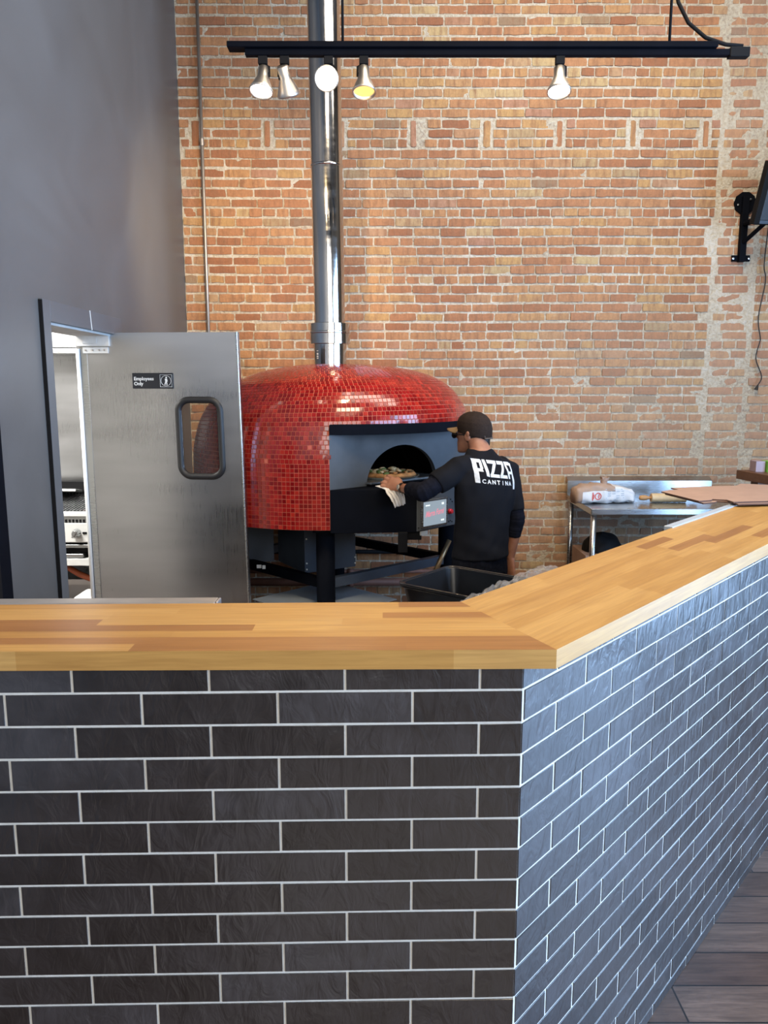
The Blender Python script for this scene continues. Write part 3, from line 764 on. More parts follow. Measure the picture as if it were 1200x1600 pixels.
# curved lip over the mouth
seg = [ovp(.928, PHI - BETA + 2 * BETA * i / 40, 0) for i in range(41)]
cn = MB(); cn.prism([tuple(q)[:2] for q in seg], 1.552, 1.612); cn.build('mouth_lip', M['black'], oven, bevel=.003)
# face plate along the chord
CH = OR * cos(BETA); cd_ = V(cos(PHI), sin(PHI), 0); cn_ = V(sin(PHI), -cos(PHI), 0); CC = OC + cn_ * CH
HW = OR * sin(BETA); AW, AH, Z1 = .297, .232, 1.238
def ch(s, o, z): q = CC + cd_ * s + cn_ * o; return V(q.x, q.y, z)
ss_ = sorted(set([-HW, HW] + [AW * sin(pi / 2 * k / 20) for k in range(-20, 21)]))
fp = MB()
def az(s): return Z1 + (AH * sqrt(max(0, 1 - (s / AW) ** 2)) if abs(s) < AW else 0)
for a, b in zip(ss_[:-1], ss_[1:]):
    fp.add([ch(a, 0, az(a)), ch(b, 0, az(b)), ch(b, 0, 1.552), ch(a, 0, 1.552)], [(0, 1, 2, 3)])
    if abs(a) <= AW and abs(b) <= AW: fp.add([ch(a, 0, az(a)), ch(b, 0, az(b)), ch(b, -.03, az(b)), ch(a, -.03, az(a))], [(0, 3, 2, 1)], 0)
fp.build('face_plate', M['facade'], oven)
tn = MB()
for a, b in zip(ss_[:-1], ss_[1:]):
    if abs(a) <= AW and abs(b) <= AW: tn.add([ch(a, -.03, az(a)), ch(b, -.03, az(b)), ch(b * .97, -.24, az(b)), ch(a * .97, -.24, az(a))], [(0, 3, 2, 1)])
tn.build('mouth_tunnel', M['sand'], oven)
cb = MB(); pts = [(.70, 1.24), (.70, 1.36), (.64, 1.44), (.5, 1.50), (.3, 1.53), (.01, 1.54)]; N = 48; vs = []
for r, z in pts:
    for j in range(N): vs.append(ovp(r, 2 * pi * j / N, z))
fs = []
for i in range(len(pts) - 1):
    for j in range(N):
        tc = 2 * pi * (j + .5) / N; zc = (pts[i][1] + pts[i + 1][1]) / 2
        if abs((tc - PHI + pi) % (2 * pi) - pi) < radians(26) and zc < 1.45: continue
        fs.append((i * N + j, (i + 1) * N + j, (i + 1) * N + (j + 1) % N, i * N + (j + 1) % N))
cb.add(vs, fs); cb.build('baking_chamber', M['sand'], oven)  # flat near-black lining, as in the mouth tunnel
hh = MB(); hh.prism([tuple(ovp(.68, 2 * pi * j / 48, 0))[:2] for j in range(48)], 1.238, 1.256); hh.build('hearth', M['blackd'], oven)
P0, P1, P2, P3_ = V(-.310, 4.362, 0), V(.187, 4.400, 0), V(.512, 4.725, 0), V(.556, 5.17, 0)
inn = [tuple(ovp(.80, PHI + BETA - .06, 0))[:2], tuple(OC)[:2], tuple(ovp(.80, PHI - BETA + .08, 0))[:2]]
sb = MB(); sb.prism([tuple(P0)[:2], tuple(P1)[:2], tuple(P2)[:2], tuple(P3_)[:2]] + inn, .985, Z1)
sb.build('landing_box', M['black'], oven, bevel=.003)
# stainless sill in the mouth
sl = MB(); sl.prism([tuple(ch(s, o, 0))[:2] for s, o in ((-AW + .01, -.20), (-AW - .015, .055), (AW + .015, .055), (AW - .01, -.20))], 1.251, 1.264)
sl.build('steel_sill', M['steel'], oven, bevel=.002)
sl = MB(); sl.prism([tuple(ch(s, o, 0))[:2] for s, o in ((-AW + .01, -.20), (-AW + .01, .02), (AW, .02), (AW - .01, -.20))], 1.2385, 1.2505); sl.build('sill_base', M['blackd'], oven)
# control panel on the angled side of the landing
dd = (P2 - P1).normalized(); dn = V(dd.y, -dd.x, 0)
def dp(s, z, o): q = P1 + dd * s + dn * o; return V(q.x, q.y, z)
def dbox(s0, s1, z0, z1, o0, o1):
    m_ = MB(); m_.bb((s0, o0, z0), (s1, o1, z1)); m_.v = [tuple(dp(x, z, y)) for x, y, z in m_.v]; return m_
cpn = dbox(.002, .455, .99, 1.232, 0, .006).build('control_panel', M['facade'], oven, bevel=.002)
dbox(.032, .262, 1.003, 1.170, .006, .016).build('screen_bezel', M['steel'], cpn, bevel=.003)
dbox(.046, .248, 1.015, 1.158, .0155, .0175).build('touch_screen', M['screen'], cpn)
dbox(.062, .10, 1.132, 1.140, .0175, .0182).build('screen_icon', M['uiw'], cpn)
dbox(.205, .225, 1.130, 1.143, .0175, .0182).build('screen_icon', M['uiw'], cpn)
dbox(.200, .228, 1.032, 1.042, .0175, .0182).build('screen_icon', M['uiw'], cpn)
def curve_text(body, size, mat, fn, parent, name, shear=0, off=.0, res=4, extrude=0):
    c = bpy.data.curves.new('t', 'FONT'); c.body = body; c.size = size; c.shear = shear; c.offset = off; c.resolution_u = res; c.extrude = extrude
    t = bpy.data.objects.new('t', c); COL.objects.link(t); me = evaluated(t, name); bpy.data.objects.remove(t)
    pinv = wm(parent).inverted()
    for v in me.vertices: v.co = pinv @ fn(v.co.x, v.co.y, v.co.z)
    me.materials.clear(); me.materials.append(mat); q = bpy.data.objects.new(name, me); COL.objects.link(q); q.parent = parent; return q
curve_text('Marra Forni', .036, M['pink'], lambda x, y, z: dp(.060 + x * .93, 1.068 + y * 1.3 + x * .06, .0186 + z), cpn, 'screen_script', .4, .0012)
bt = MB(); Rb = Matrix(((dd.x, 0, dn.x), (dd.y, 0, dn.y), (0, 1, 0)))
bt.lathe([(.016, 0), (.016, .012), (.012, .014), (.012, .022), (0, .024)], tuple(dp(.292, 1.078, .006)), 20, 0, Rb); bt.build('red_button', M['redbtn'], cpn, smooth=False)
for (s, z) in ((.30, 1.150), (.315, 1.135), (.30, 1.02), (.315, 1.012), (.285, 1.015), (.014, 1.21), (.014, 1.01)):
    b2 = MB(); b2.lathe([(.0045, 0), (.004, .003), (0, .004)], tuple(dp(s, z, .006)), 10, 0, Rb); b2.build('screw', M['blackd'], cpn)
MB().box(dp(.06, .955, -.08), (.10, .05, .06)).build('gas_valve', M['blackd'], oven, bevel=.004); MB().box(dp(-.06, .93, -.05), (.055, .05, .12)).build('motor_box', M['blackd'], oven, bevel=.004)
uv = MB(); uv.box(dp(.10, .968, -.03), (.06, .01, .03), M=Matrix.Rotation(radians(45), 3, 'Z')); uv.build('rating_plate', M['white'], oven)
# stand: four posts, low diamond of square tube, burner boxes
PA, PB, PC_, PD = V(-.35, 4.505, 0), V(.43, 5.20, 0), V(-.37, 5.95, 0), V(-1.12, 5.25, 0)
for p in (PA, PB, PC_, PD):
    lg = MB(); lg.tube([(p.x, p.y, 0.012), (p.x, p.y, 1.0)], .056, 28); lgo = lg.build('leg', M['black'], oven, smooth=False)
    lgo.data.polygons.foreach_set('use_smooth', [len(q.vertices) == 4 for q in lgo.data.polygons])
    MB().bb((p.x - .09, p.y - .09, 0), (p.x + .09, p.y + .09, .012)).build('foot_plate', M['black'], lgo)
    MB().prism([(p.x - .07, p.y - .07), (p.x + .07, p.y - .07), (p.x + .07, p.y + .07), (p.x - .07, p.y + .07)], .975, 1.0).build('leg_flange', M['black'], lgo, bevel=.003)
def sqbar(a, b, z, h, wd, name, mat):
    d = (b - a).normalized(); n = V(-d.y, d.x, 0) * wd / 2; m_ = MB()
    m_.prism([tuple(q)[:2] for q in (a - n, b - n, b + n, a + n)], z - h / 2, z + h / 2); return m_.build(name, mat, oven, bevel=.003)
sqbar(PA, PB, .652, .06, .05, 'stand_rail', M['bluemetal']); sqbar(PA, PD, .652, .06, .05, 'stand_rail', M['black'])  # blue rails carry window light in their colour; the stand is black
sqbar(PB, PC_, .652, .06, .05, 'stand_rail', M['black']); sqbar(PD, PC_, .652, .06, .05, 'stand_rail', M['bluemetal'])
def bbox4(pts, z0, z1, name):
    m_ = MB(); m_.prism([tuple(q)[:2] for q in pts], z0, z1); o = m_.build(name, M['bluemetal'], oven, bevel=.003); return o
q0, q1 = V(-.51, 4.83, 0), V(-.19, 5.03, 0); dq = V(-.22, .36, 0)
bx = bbox4((q0, q1, q1 + dq, q0 + dq), .635, .998, 'burner_box')
for z in (.66, .70, .86):
    for p in (q0 + (q1 - q0) * .03, q1 - (q1 - q0) * .02): MB().lathe([(.006, 0), (.004, .004), (0, .005)], tuple(p + V(.003, -.004, z)), 8, 0, Matrix.Rotation(radians(90), 3, 'X')).build('rivet', M['white'], bx)
bbox4((V(-1.02, 4.98, 0), V(-.745, 5.10, 0), V(-.87, 5.40, 0), V(-1.14, 5.28, 0)), .655, .998, 'burner_box')
MB().prism([(-.37, 5.09), (-.82, 4.64), (-.37, 4.19), (.08, 4.64)], .512, .518).build('drip_tray', M['tray'], oven, bevel=.001)
MB().box((-.80, 4.80, .688), (.03, .004, .022)).build('data_label', M['white'], oven); MB().box((-.765, 4.775, .690), (.02, .004, .024)).build('data_label', M['white'], oven)

# flue
fl = thing('flue_pipe', (OC.x, OC.y, 1.95), 'tall polished steel flue pipe rising from the red oven dome up the brick wall', 'flue pipe')
Mt = Matrix.Rotation(radians(-.55), 3, 'Y')
def flp(z): return (0, 0)
f1 = MB(); f1.lathe([(.103, 0), (.103, ZC - 2.2)], (OC.x, OC.y, 2.16), 64, 0, Mt); f1.build('upper_pipe', M['chrome'], fl, smooth=True)
f2 = MB(); f2.lathe([(.110, -.02), (.112, .21)], (OC.x, OC.y, 1.97), 64); f2.build('lower_pipe', M['chrome'], fl, smooth=True)
f3 = MB(); f3.lathe([(.11, .0), (.136, .002), (.136, .068), (.134, .070), (.1385, .072), (.1385, .082), (.134, .084), (.134, .135), (.104, .140)], (OC.x, OC.y, 2.105), 64); f3.build('collar', M['chrome'], fl, smooth=False, bevel=.0015)
for z in (3.235,):
    f4 = MB(); f4.lathe([(.103, -.008), (.1075, -.005), (.1075, .005), (.103, .008)], (OC.x - .0096 * (z - 2.16), OC.y, z), 64); f4.build('seam_band', M['chrome'], fl, smooth=True)
lb = MB()
for k, (z, h) in enumerate(((2.012, .006), (2.024, .009), (2.040, .012), (2.060, .004))): lb.box((OC.x - .080, OC.y - .079, z), (.012, .002, h), M=Matrix.Rotation(radians(-45), 3, 'Z'))
lb.build('pipe_label', M['white'], fl)

# pizza on a tray in the mouth
pc_ = ch(-.03, -.115, 0)
tag(MB().lathe([(0, 1.2648), (.19, 1.2648), (.205, 1.278), (.2, 1.278), (.187, 1.268), (0, 1.268)], (pc_.x, pc_.y, 0), 40).build('pizza_tray', M['tin'], smooth=False, origin=(pc_.x, pc_.y, 1.2648)), 'round metal tray in the mouth of the red oven', 'tray')
pz = thing('pizza', (pc_.x, pc_.y, 1.28), 'browned pizza with chunky toppings on a tray in the oven mouth', 'pizza')
cr = MB(); n = 60; vs = []
for (r, z) in ((0, 1.269), (.165, 1.269), (.183, 1.283), (.172, 1.30), (.145, 1.291), (0, 1.289)):
    for j in range(n):
        t = 2 * pi * j / n; k = 1 + .05 * noise.noise((cos(t) * 3, sin(t) * 3, 0)); vs.append(V(pc_.x + r * k * cos(t), pc_.y + r * k * sin(t), z + (.006 * noise.noise((cos(t) * 9, sin(t) * 9, r * 9)) if r > .1 else 0)))
cr.add(vs, [(i * n + j, i * n + (j + 1) % n, (i + 1) * n + (j + 1) % n, (i + 1) * n + j) for i in range(5) for j in range(n)]); cr.build('crust', M['crust'], pz, smooth=True)
rp = random.Random(8)
for nm, mm, cnt, sz in (('cheese_topping', 'cheese', 26, .026), ('greens_topping', 'leaf', 14, .018), ('browned_topping', 'crust', 16, .02)):
    for k in range(cnt):
        t_ = MB()
        r = .14 * sqrt(rp.random()); a = rp.random() * 2 * pi; q = sz * rp.uniform(.6, 1.2)
        Mx = Matrix.Rotation(rp.uniform(-.5, .5), 3, 'X') @ Matrix.Rotation(rp.random() * 3, 3, 'Z') @ Matrix.Diagonal((1, .6, .38))
        t_.lathe([(0, -q), (q * .8, -q * .5), (q, 0), (q * .7, q * .6), (0, q)], (pc_.x + r * cos(a), pc_.y + r * sin(a), 1.298 + rp.uniform(0, .010)), 8, 0, Mx)
        t_.v = [(x * 1 + .009 * noise.noise((x * 70, y * 70, z * 70)), y + .009 * noise.noise((x * 70 + 9, y * 70, z * 70)), z + .006 * noise.noise((x * 90, y * 90, z * 90 + 5))) for x, y, z in t_.v]
        t_.build(nm, M[mm], pz, smooth=True)

# pole leaning by the oven
po = MB(); po.tube([(.30, 4.72, .62), (.415, 4.80, .86)], .016, 12); po.tube([(.20, 4.66, .42), (.30, 4.72, .62)], .012, 12)
po.tube([(.02, 4.54, .0), (.20, 4.66, .42)], .012, 10)
tag(po.build('peel_handle', M['brass'], smooth=True, origin=(.02, 4.54, 0)), 'worn tan pole leaning under the oven controls beside the person', 'pole')

# conduit and pipes on the brick wall
cdt = MB(); cdt.tube([(-1.372, YW - .045, .3), (-1.372, YW - .045, ZC)], .0125, 16); 
cdo = cdt.build('conduit_pipe', M['galv'], smooth=True, origin=(-1.372, YW - .045, .3)); tag(cdo, 'thin vertical metal conduit on the brick wall near the grey wall', 'conduit')
for z in (1.2, 3.62, 4.8):
    cc = MB(); cc.tube([(-1.372, YW - .045, z), (-1.372, YW - .045, z + .05)], .016, 16); cc.box((-1.372, YW - .022, z + .025), (.03, .04, .02)); cc.build('conduit_coupling', M['galv'], cdo)
for z, r, y, m_, lbl in ((.25, .032, .08, 'copper', 'thick reddish brown pipe low on the brick wall under the oven, lowest of the pipes'), (.335, .016, .06, 'copper', 'thin reddish pipe on the brick wall just above the thick brown pipe'), (.50, .017, .07, 'blackd', 'thin dark gas pipe on the brick wall behind the oven stand')):
    pp = MB(); x0 = -1.5 if m_ == 'copper' else -.9; x1 = .55 if m_ == 'copper' else .2
    pp.tube([(x0, YW - y, z), (x1, YW - y, z)], r, 14)
    for xx in ([-.55, .1] if m_ == 'blackd' else [-.3]): pp.tube([(xx, YW - y, z), (xx + .05, YW - y, z)], r * 1.35, 14)
    tag(pp.build('wall_pipe', M[m_], smooth=True, origin=(x0, YW - y, z)), lbl, 'pipe')

# ------------------------------------------------------------------ track light
TY, TZ = 4.0, 3.43
trk = thing('track_light_rail', (.4, TY, TZ), 'long black track light rail hanging across the upper brick wall', 'track light')
def tx(px, y=TY, b=.604): return (px - 600) / 1200 / 1 * y * (.987 + b * .158)
MB().bb((tx(392), TY - .035, TZ - .008), (tx(1042), TY + .035, TZ + .018)).build('mounting_channel', M['black'], trk, bevel=.003)
MB().bb((tx(415), TY - .018, TZ - .038), (tx(1068), TY + .018, TZ - .010)).build('track', M['black'], trk, bevel=.002)
MB().bb((tx(1060), TY - .022, TZ - .045), (tx(1086), TY + .022, TZ - .002)).build('end_feed', M['blackd'], trk, bevel=.003)
for px in (545, 980):
    x = tx(px); MB().tube([(x, TY, TZ + .018), (x, TY, ZC)], .0065, 10).build('hanging_rod', M['blackd'], trk, smooth=True)
cbp = [(tx(982), TY, ZC), (tx(983), TY, TZ + .30), (tx(989), TY, TZ + .20), (tx(1004), TY, TZ + .11), (tx(1028), TY, TZ + .045), (tx(1055), TY, TZ + .015), (tx(1078), TY, TZ + .008)]
MB().tube(cbp, .009, 10).build('feed_cable', M['blackd'], trk, smooth=True)
def lamp(px, aim, lit, label, power=0, tgt=None, drop=.068):
    x = tx(px); root = thing('track_spotlight', (x, TY, TZ - .038), label, 'spotlight', 'spotlights on the black track')
    MB().bb((x - .022, TY - .014, TZ - .075), (x + .022, TY + .014, TZ - .038)).build('track_adapter', M['blackd'], root, bevel=.003)
    a = V(*aim).normalized(); piv = V(x, TY, TZ - .06 - drop)
    q = a.to_track_quat('Z', 'X').to_matrix()
    br = MB(); sx = -.03 if aim[0] >= 0 else .03
    br.tube([(x, TY, TZ - .07), (x + sx, TY, TZ - .085), (x + sx, TY, TZ - .06 - drop)], .0055, 8); br.box((x + sx * .8, TY, TZ - .06 - drop), (.012, .02, .03)); br.build('yoke', M['blackd'], root)
    head = MB(); head.lathe([(.0, -.046), (.024, -.046), (.028, -.042), (.028, .004), (.033, .018), (.052, .062), (.0575, .074), (.0575, .084), (.053, .084), (.049, .074), (.02, .02)], tuple(piv), 36, 0, q)
    hd_ = head.build('lamp_shade', M['nickel'], root, smooth=True)
    bu = MB(); bu.lathe([(.050, .076), (.035, .082), (0, .084)] if lit else [(.050, .074), (.033, .060), (0, .055)], tuple(piv), 28, 0, q); bu.build('bulb', M['bulb'] if lit else M['dimbulb'], hd_, smooth=True)
    if power:
        l = bpy.data.lights.new('spot', 'SPOT'); l.energy = power; l.spot_size = radians(78); l.spot_blend = .8; l.color = (1, .74, .42); l.shadow_soft_size = .04
        o = bpy.data.objects.new('spotlight_beam', l); COL.objects.link(o); o.location = piv + a * .10
        dv = (V(*tgt) - o.location) if tgt else a; o.rotation_euler = dv.to_track_quat('-Z', 'Y').to_euler()
lamp(438, (-.10, -.32, -1), True, 'lit nickel track spotlight, leftmost on the black rail', 60)
lamp(467, (.22, .62, -1), False, 'nickel track spotlight tilted away towards the brick wall, second from left', 170, (-1.15, YW, 2.6))
lamp(526, (-.1, -1.1, -.55), True, 'lit nickel track spotlight facing the viewer in front of the flue pipe', 40)
lamp(573, (.02, -.25, -1), False, 'nickel track spotlight with amber glow, just right of the flue pipe', 60, (.2, 5.9, 1.2))
lamp(835, (-.05, -.30, -1), True, 'lit nickel track spotlight, rightmost on the black rail', 60)

# ------------------------------------------------------------------ work table by the wall and what is on it
TX0, TX1, TYa, TYb, TT = 1.472, 2.625, 5.385, 6.135, .970
tb = thing('steel_work_table', ((TX0 + TX1) / 2, (TYa + TYb) / 2, 0), 'stainless steel work table with back splash against the brick wall', 'table')
MB().bb((TX0, TYa, TT - .045), (TX1, TYb, TT)).build('table_top', M['steel'], tb, bevel=.005)
bs = MB(); bs.bb((TX0, TYb - .025, TT), (TX1, TYb, TT + .115)); bs.add([(TX0, TYb - .025, TT + .115), (TX1, TYb - .025, TT + .115), (TX1, TYb + .03, TT + .145), (TX0, TYb + .03, TT + .145)], [(0, 1, 2, 3)])
bs.build('back_splash', M['steel'], tb)
for x in (TX0 + .03, TX1 - .03):
    for y in (TYa + .04, TYb - .04): MB().tube([(x, y, 0), (x, y, TT - .045)], .021, 20).build('leg', M['steel'], tb, smooth=True)
MB().bb((TX0 + .02, TYa + .03, .22), (TX1 - .02, TYb - .03, .25)).build('undershelf', M['steel'], tb, bevel=.003)

def blob_sack():
    root = thing('flour_sack', (1.635, 5.68, TT), 'white and brown paper flour sack lying on the steel work table', 'sack')
    n = 36; secs = []
    L = .46; ang = radians(8); dx = V(cos(ang), sin(ang), 0); dy = V(-sin(ang), cos(ang), 0)
    mb = MB(); vs = []; K = 22
    for i in range(K + 1):
        u = i / K; s = (u - .5) * L; hw = .085 * (1 - .25 * u) * (.55 + .45 * sin(pi * min(1, max(0, u * .9 + .08))) ** .5); hh = .080 * (1 - .30 * u) * (.45 + .55 * sin(pi * min(1, u * .85 + .12)) ** .6)
        for j in range(n):
            t = 2 * pi * j / n; cx = abs(cos(t)) ** .55 * (1 if cos(t) > 0 else -1); sz = abs(sin(t)) ** .6 * (1 if sin(t) > 0 else -1)
            k = .012 * noise.noise((s * 26, cos(t) * 2, sin(t) * 2)) + .009 * noise.noise((s * 60, cos(t) * 5, sin(t) * 5))
            q = V(1.635, 5.68, TT) + dx * s + dy * (cx * (hw + k)); vs.append(V(q.x, q.y, TT + max(.002, hh + sz * (hh + k)) + .02 * u * (sz + 1) / 2))
    fs = []; 
    mb.v = [tuple(v) for v in vs]
    for i in range(K):
        for j in range(n):
            tmid = 2 * pi * (j + .5) / n
            mb.f.append((i * n + j, i * n + (j + 1) % n, (i + 1) * n + (j + 1) % n, (i + 1) * n + j)); mb.m.append(1 if (.7 < tmid < 2.9 and i < K * .62) or i < 2 else 0); mb.t.append(.5)
    mb.f += [tuple(range(n - 1, -1, -1)), tuple(range(K * n, K * n + n))]; mb.m += [1, 0]; mb.t += [.5, .5]
    b = mb.build('sack_body', [M['paper'], M['paperb']], root, smooth=True)
    # crumpled open corner standing up
    cz = MB(); rr = random.Random(5); vs = []
    for i in range(6):
        for j in range(12):
            t = 2 * pi * j / 12; r = .020 + .018 * (i / 5) * (1 + .5 * rr.uniform(-1, 1)); vs.append(V(1.645 + r * cos(t), 5.70 + r * .6 * sin(t), TT + .135 + .055 * i / 5 + .008 * rr.uniform(-1, 1)))
    cz.add(vs, [(i * 12 + j, i * 12 + (j + 1) % 12, (i + 1) * 12 + (j + 1) % 12, (i + 1) * 12 + j) for i in range(5) for j in range(12)]); cz.build('crumpled_opening', [M['paperb']], root, smooth=False)
    bvh = BVHTree.FromPolygons([V(*q) for q in mb.v], mb.f)
    def pr(x, z):
        h = bvh.ray_cast(V(x, 5.2, z), V(0, 1, 0)); return (h[0] + V(0, -.0015, 0)) if h[0] else V(x, 5.6, z)
    lg = MB()
    for k in range(16):
        a, b2 = 2 * pi * k / 16, 2 * pi * (k + 1) / 16; c0 = (1.575, TT + .060)
        lg.add([pr(c0[0] + .026 * cos(a), c0[1] + .028 * sin(a)), pr(c0[0] + .026 * cos(b2), c0[1] + .028 * sin(b2)), pr(c0[0] + .019 * cos(b2), c0[1] + .020 * sin(b2)), pr(c0[0] + .019 * cos(a), c0[1] + .020 * sin(a))], [(0, 1, 2, 3)], 0)
    for (x, z0, z1) in ((1.533, .030, .090), (1.540, .04, .075), (1.580, .045, .075), (1.570, .055, .068)): lg.add([pr(x - .004, TT + z0), pr(x + .004, TT + z0), pr(x + .006, TT + z1), pr(x - .002, TT + z1)], [(0, 1, 2, 3)], 0)
    for r_ in range(5):
        for q in range(5):
            x = 1.615 + q * .034; z = TT + .042 + r_ * .016
            if rr.random() < .7: lg.add([pr(x, z), pr(x + .026, z), pr(x + .026, z + .006), pr(x, z + .006)], [(0, 1, 2, 3)], 1)
    lg.build('printed_marks', [M['redink'], M['blueink']], root)
blob_sack()

rpn = thing('rolling_pin', (2.0, 5.72, TT), 'wooden rolling pin with a darker handle on the steel work table', 'rolling pin')
MB().lathe([(.0, -.13), (.033, -.13), (.034, -.12), (.034, .12), (.033, .13), (0, .13)], (2.13, 5.70, TT + .035), 32, 0, Matrix.Rotation(radians(90), 3, 'Y')).build('roller', M['pin'], rpn, smooth=False, bevel=.001)
for sx in (-1, 1):
    MB().lathe([(.010, .13), (.012, .15), (.019, .17), (.020, .195), (.016, .215), (0, .220)], (2.13, 5.70, TT + .035), 24, 0, Matrix.Rotation(radians(90 * sx), 3, 'Y')).build('handle', M['pinh'], rpn, smooth=True)

# under the table
tag(MB().bb((1.50, 5.60, .25), (1.98, 6.0, .585)).build('cardboard_box', M['kraft'], bevel=.004, origin=(1.74, 5.8, .25)), 'brown cardboard box on the shelf under the steel work table', 'box')
bg = MB(); vs = []; 
for i in range(13):
    u = i / 12; 
    for j in range(32):
        t = 2 * pi * j / 32; r = sin(pi * (u * .5 + .5)) ** .5 if u > 0 else 1
        hgt = .14 * u; rr_ = sqrt(max(0, 1 - u ** 2.2)); k = 1 + .10 * noise.noise((cos(t) * 2, sin(t) * 2, u * 3))
        vs.append(V(1.675 + .15 * rr_ * k * cos(t), 5.78 + .13 * rr_ * k * sin(t), .586 + hgt * (1 + .05 * cos(t * 3))))
bg.add(vs, [(i * 32 + j, i * 32 + (j + 1) % 32, (i + 1) * 32 + (j + 1) % 32, (i + 1) * 32 + j) for i in range(12) for j in range(32)])
tag(bg.build('black_bag', M['blackd'], smooth=True, origin=(1.675, 5.78, .586)), 'slumped black bag on the cardboard box under the steel table', 'bag')
tag(MB().box((1.60, 5.48, .475), (.16, .13, .012), M=Matrix.Rotation(.3, 3, 'Z')).bb((1.56, 5.45, .25), (1.66, 5.52, .47)).build('white_tray', M['white'], bevel=.003, origin=(1.6, 5.48, .25)), 'white paper tray beside the cardboard box under the table', 'tray')
tag(MB().prism([(1.86, 5.50), (2.02, 5.46), (2.08, 5.56), (1.95, 5.63)], .40, .60).build('crumpled_papers', M['paper'], origin=(1.95, 5.54, .25), bevel=.01), 'crumpled white papers beside the black bag under the table', 'papers')
tag(MB().box((2.13, 5.60, .52), (.12, .10, .54), M=Matrix.Rotation(.3, 3, 'Z')).build('grey_pouch', M['lilac'], bevel=.03, origin=(2.13, 5.6, .25)), 'small mauve-grey pouch poking up behind the bar top, under the table', 'pouch')

# cardboard blanks on the bar
def ray(px, py):
    th = radians(9.1); a = (px - 600) / 1200; b = -(py - 800) / 1200
    return V(a, cos(th) + b * sin(th), -sin(th) + b * cos(th))
def onz(px, py, z): r = ray(px, py); k = (z - CAM_H) / r.z; return (r.x * k, r.y * k)
def ony(px, py, y): r = ray(px, py); k = y / r.y; return (r.x * k, y, CAM_H + r.z * k)
zt = ZT + .0105
outl = [onz(*p, zt) for p in ((1033, 771.5), (1092, 786.5), (1111, 785), (1113, 783.5), (1135, 784.5), (1146, 788), (1200, 786.5))] + [(1.95, 3.12), (2.02, 3.62), (1.75, 3.74)] + [onz(*p, zt) for p in ((1150, 762), (1110, 763), (1048, 765.5), (1060, 768.5), (1046, 769))]
def shrink(poly, dx, dy): return [(x + dx, y + dy) for x, y in poly]
for k, (dx, dy, lbl) in enumerate(((.012, -.016, 'lowest brown cardboard box blank stacked on the bar top'), (.0, .0, 'top brown cardboard box blank stacked on the bar top, its tip over the steel table'))):
    b_ = MB(); z0 = ZT + .0085 + .0065 * k
    pl = shrink(outl, dx, dy); b_.prism(pl, z0 - .000, z0 + .0058); n = len(pl)
    b_.m[0] = 0; b_.m = [0, 0] + [1] * n
    tag(b_.build('box_blank', [M['kraft'], M['kedge']], origin=(pl[0][0], pl[0][1], z0)), lbl, 'cardboard', 'cardboard blanks on the bar')
b_ = MB(); cxy = [(1.33, 2.98), (1.75, 2.98), (1.95, 3.2), (1.6, 3.45), (1.42, 3.2)]
# shelf at the right with small boxes
ws = thing('wooden_shelf_table', (2.8, 5.1, 0), 'dark wooden shelf table at the right, behind the bar, holding small cartons', 'table')
sp = [(2.405, 5.22), (2.47, 4.78), (3.3, 4.86), (3.25, 5.34)]
MB().prism(sp, 1.205, 1.265).build('shelf_top', M['walnut'], ws, bevel=.004)
MB().prism([(2.50, 5.10), (2.60, 5.11), (2.60, 5.22), (2.50, 5.20)], 0, 1.205).build('leg', M['walnut'], ws)
MB().prism([(2.50, 4.84), (2.58, 4.85), (2.58, 4.93), (2.50, 4.92)], 0, 1.0).build('leg', M['walnut'], ws)
MB().prism([(3.12, 4.95), (3.2, 4.96), (3.2, 5.25), (3.12, 5.24)], 0, 1.205).build('leg', M['walnut'], ws)
tag(MB().box((2.497, 5.12, 1.301), (.062, .09, .072)).build('small_carton', M['lilac'], bevel=.002, origin=(2.497, 5.12, 1.265)), 'small mauve carton on the dark wooden shelf, left of the green one', 'carton', 'small cartons on the wooden shelf')
gcn = MB().box((2.572, 5.10, 1.301), (.074, .10, .072), 0).box((2.560, 5.049, 1.301), (.044, .002, .052), 1)
tag(gcn.build('small_carton', [M['green'], M['greend']], origin=(2.572, 5.10, 1.265)), 'lime green carton on the dark wooden shelf at the right edge', 'carton', 'small cartons on the wooden shelf')

# television and bracket
br = thing('wall_bracket', (2.76, YW - .02, 2.78), 'black steel television bracket bolted to the brick wall at right', 'bracket')
b_ = MB(); b_.bb((2.735, YW - .055, 2.78), (2.785, YW - .012, 3.26)); b_.build('upright', M['black'], br, bevel=.003)
b_ = MB(); b_.lathe([(0, 0), (.085, 0), (.085, .012), (0, .012)], (2.765, YW - .012, 3.215), 10, 0, Matrix.Rotation(radians(90), 3, 'X')); b_.build('mounting_plate', M['black'], br)
MB().bb((2.69, YW - .026, 2.785), (2.83, YW - .012, 2.83)).build('foot_plate', M['black'], br)
b_ = MB(); b_.tube([(2.76, YW - .05, 3.06), (2.83, 5.86, 3.06)], .022, 8); b_.tube([(2.76, YW - .05, 2.92), (2.83, 5.92, 3.04)], .016, 8); b_.build('arm', M['black'], br)
for x, z in ((2.70, 2.807), (2.82, 2.807), (2.71, 3.20), (2.80, 3.24)):
    b_ = MB(); b_.lathe([(.011, 0), (.009, .006), (0, .008)], (x, YW - .026, z), 10, 0, Matrix.Rotation(radians(90), 3, 'X')); b_.build('bolt', M['steel'], br)
tv = thing('television', (3.07, 5.8, 3.18), 'black flat television tilted down on its wall bracket at the right edge', 'television')
Mtv = Matrix.Rotation(radians(8), 3, 'Z') @ Matrix.Rotation(radians(19), 3, 'X')
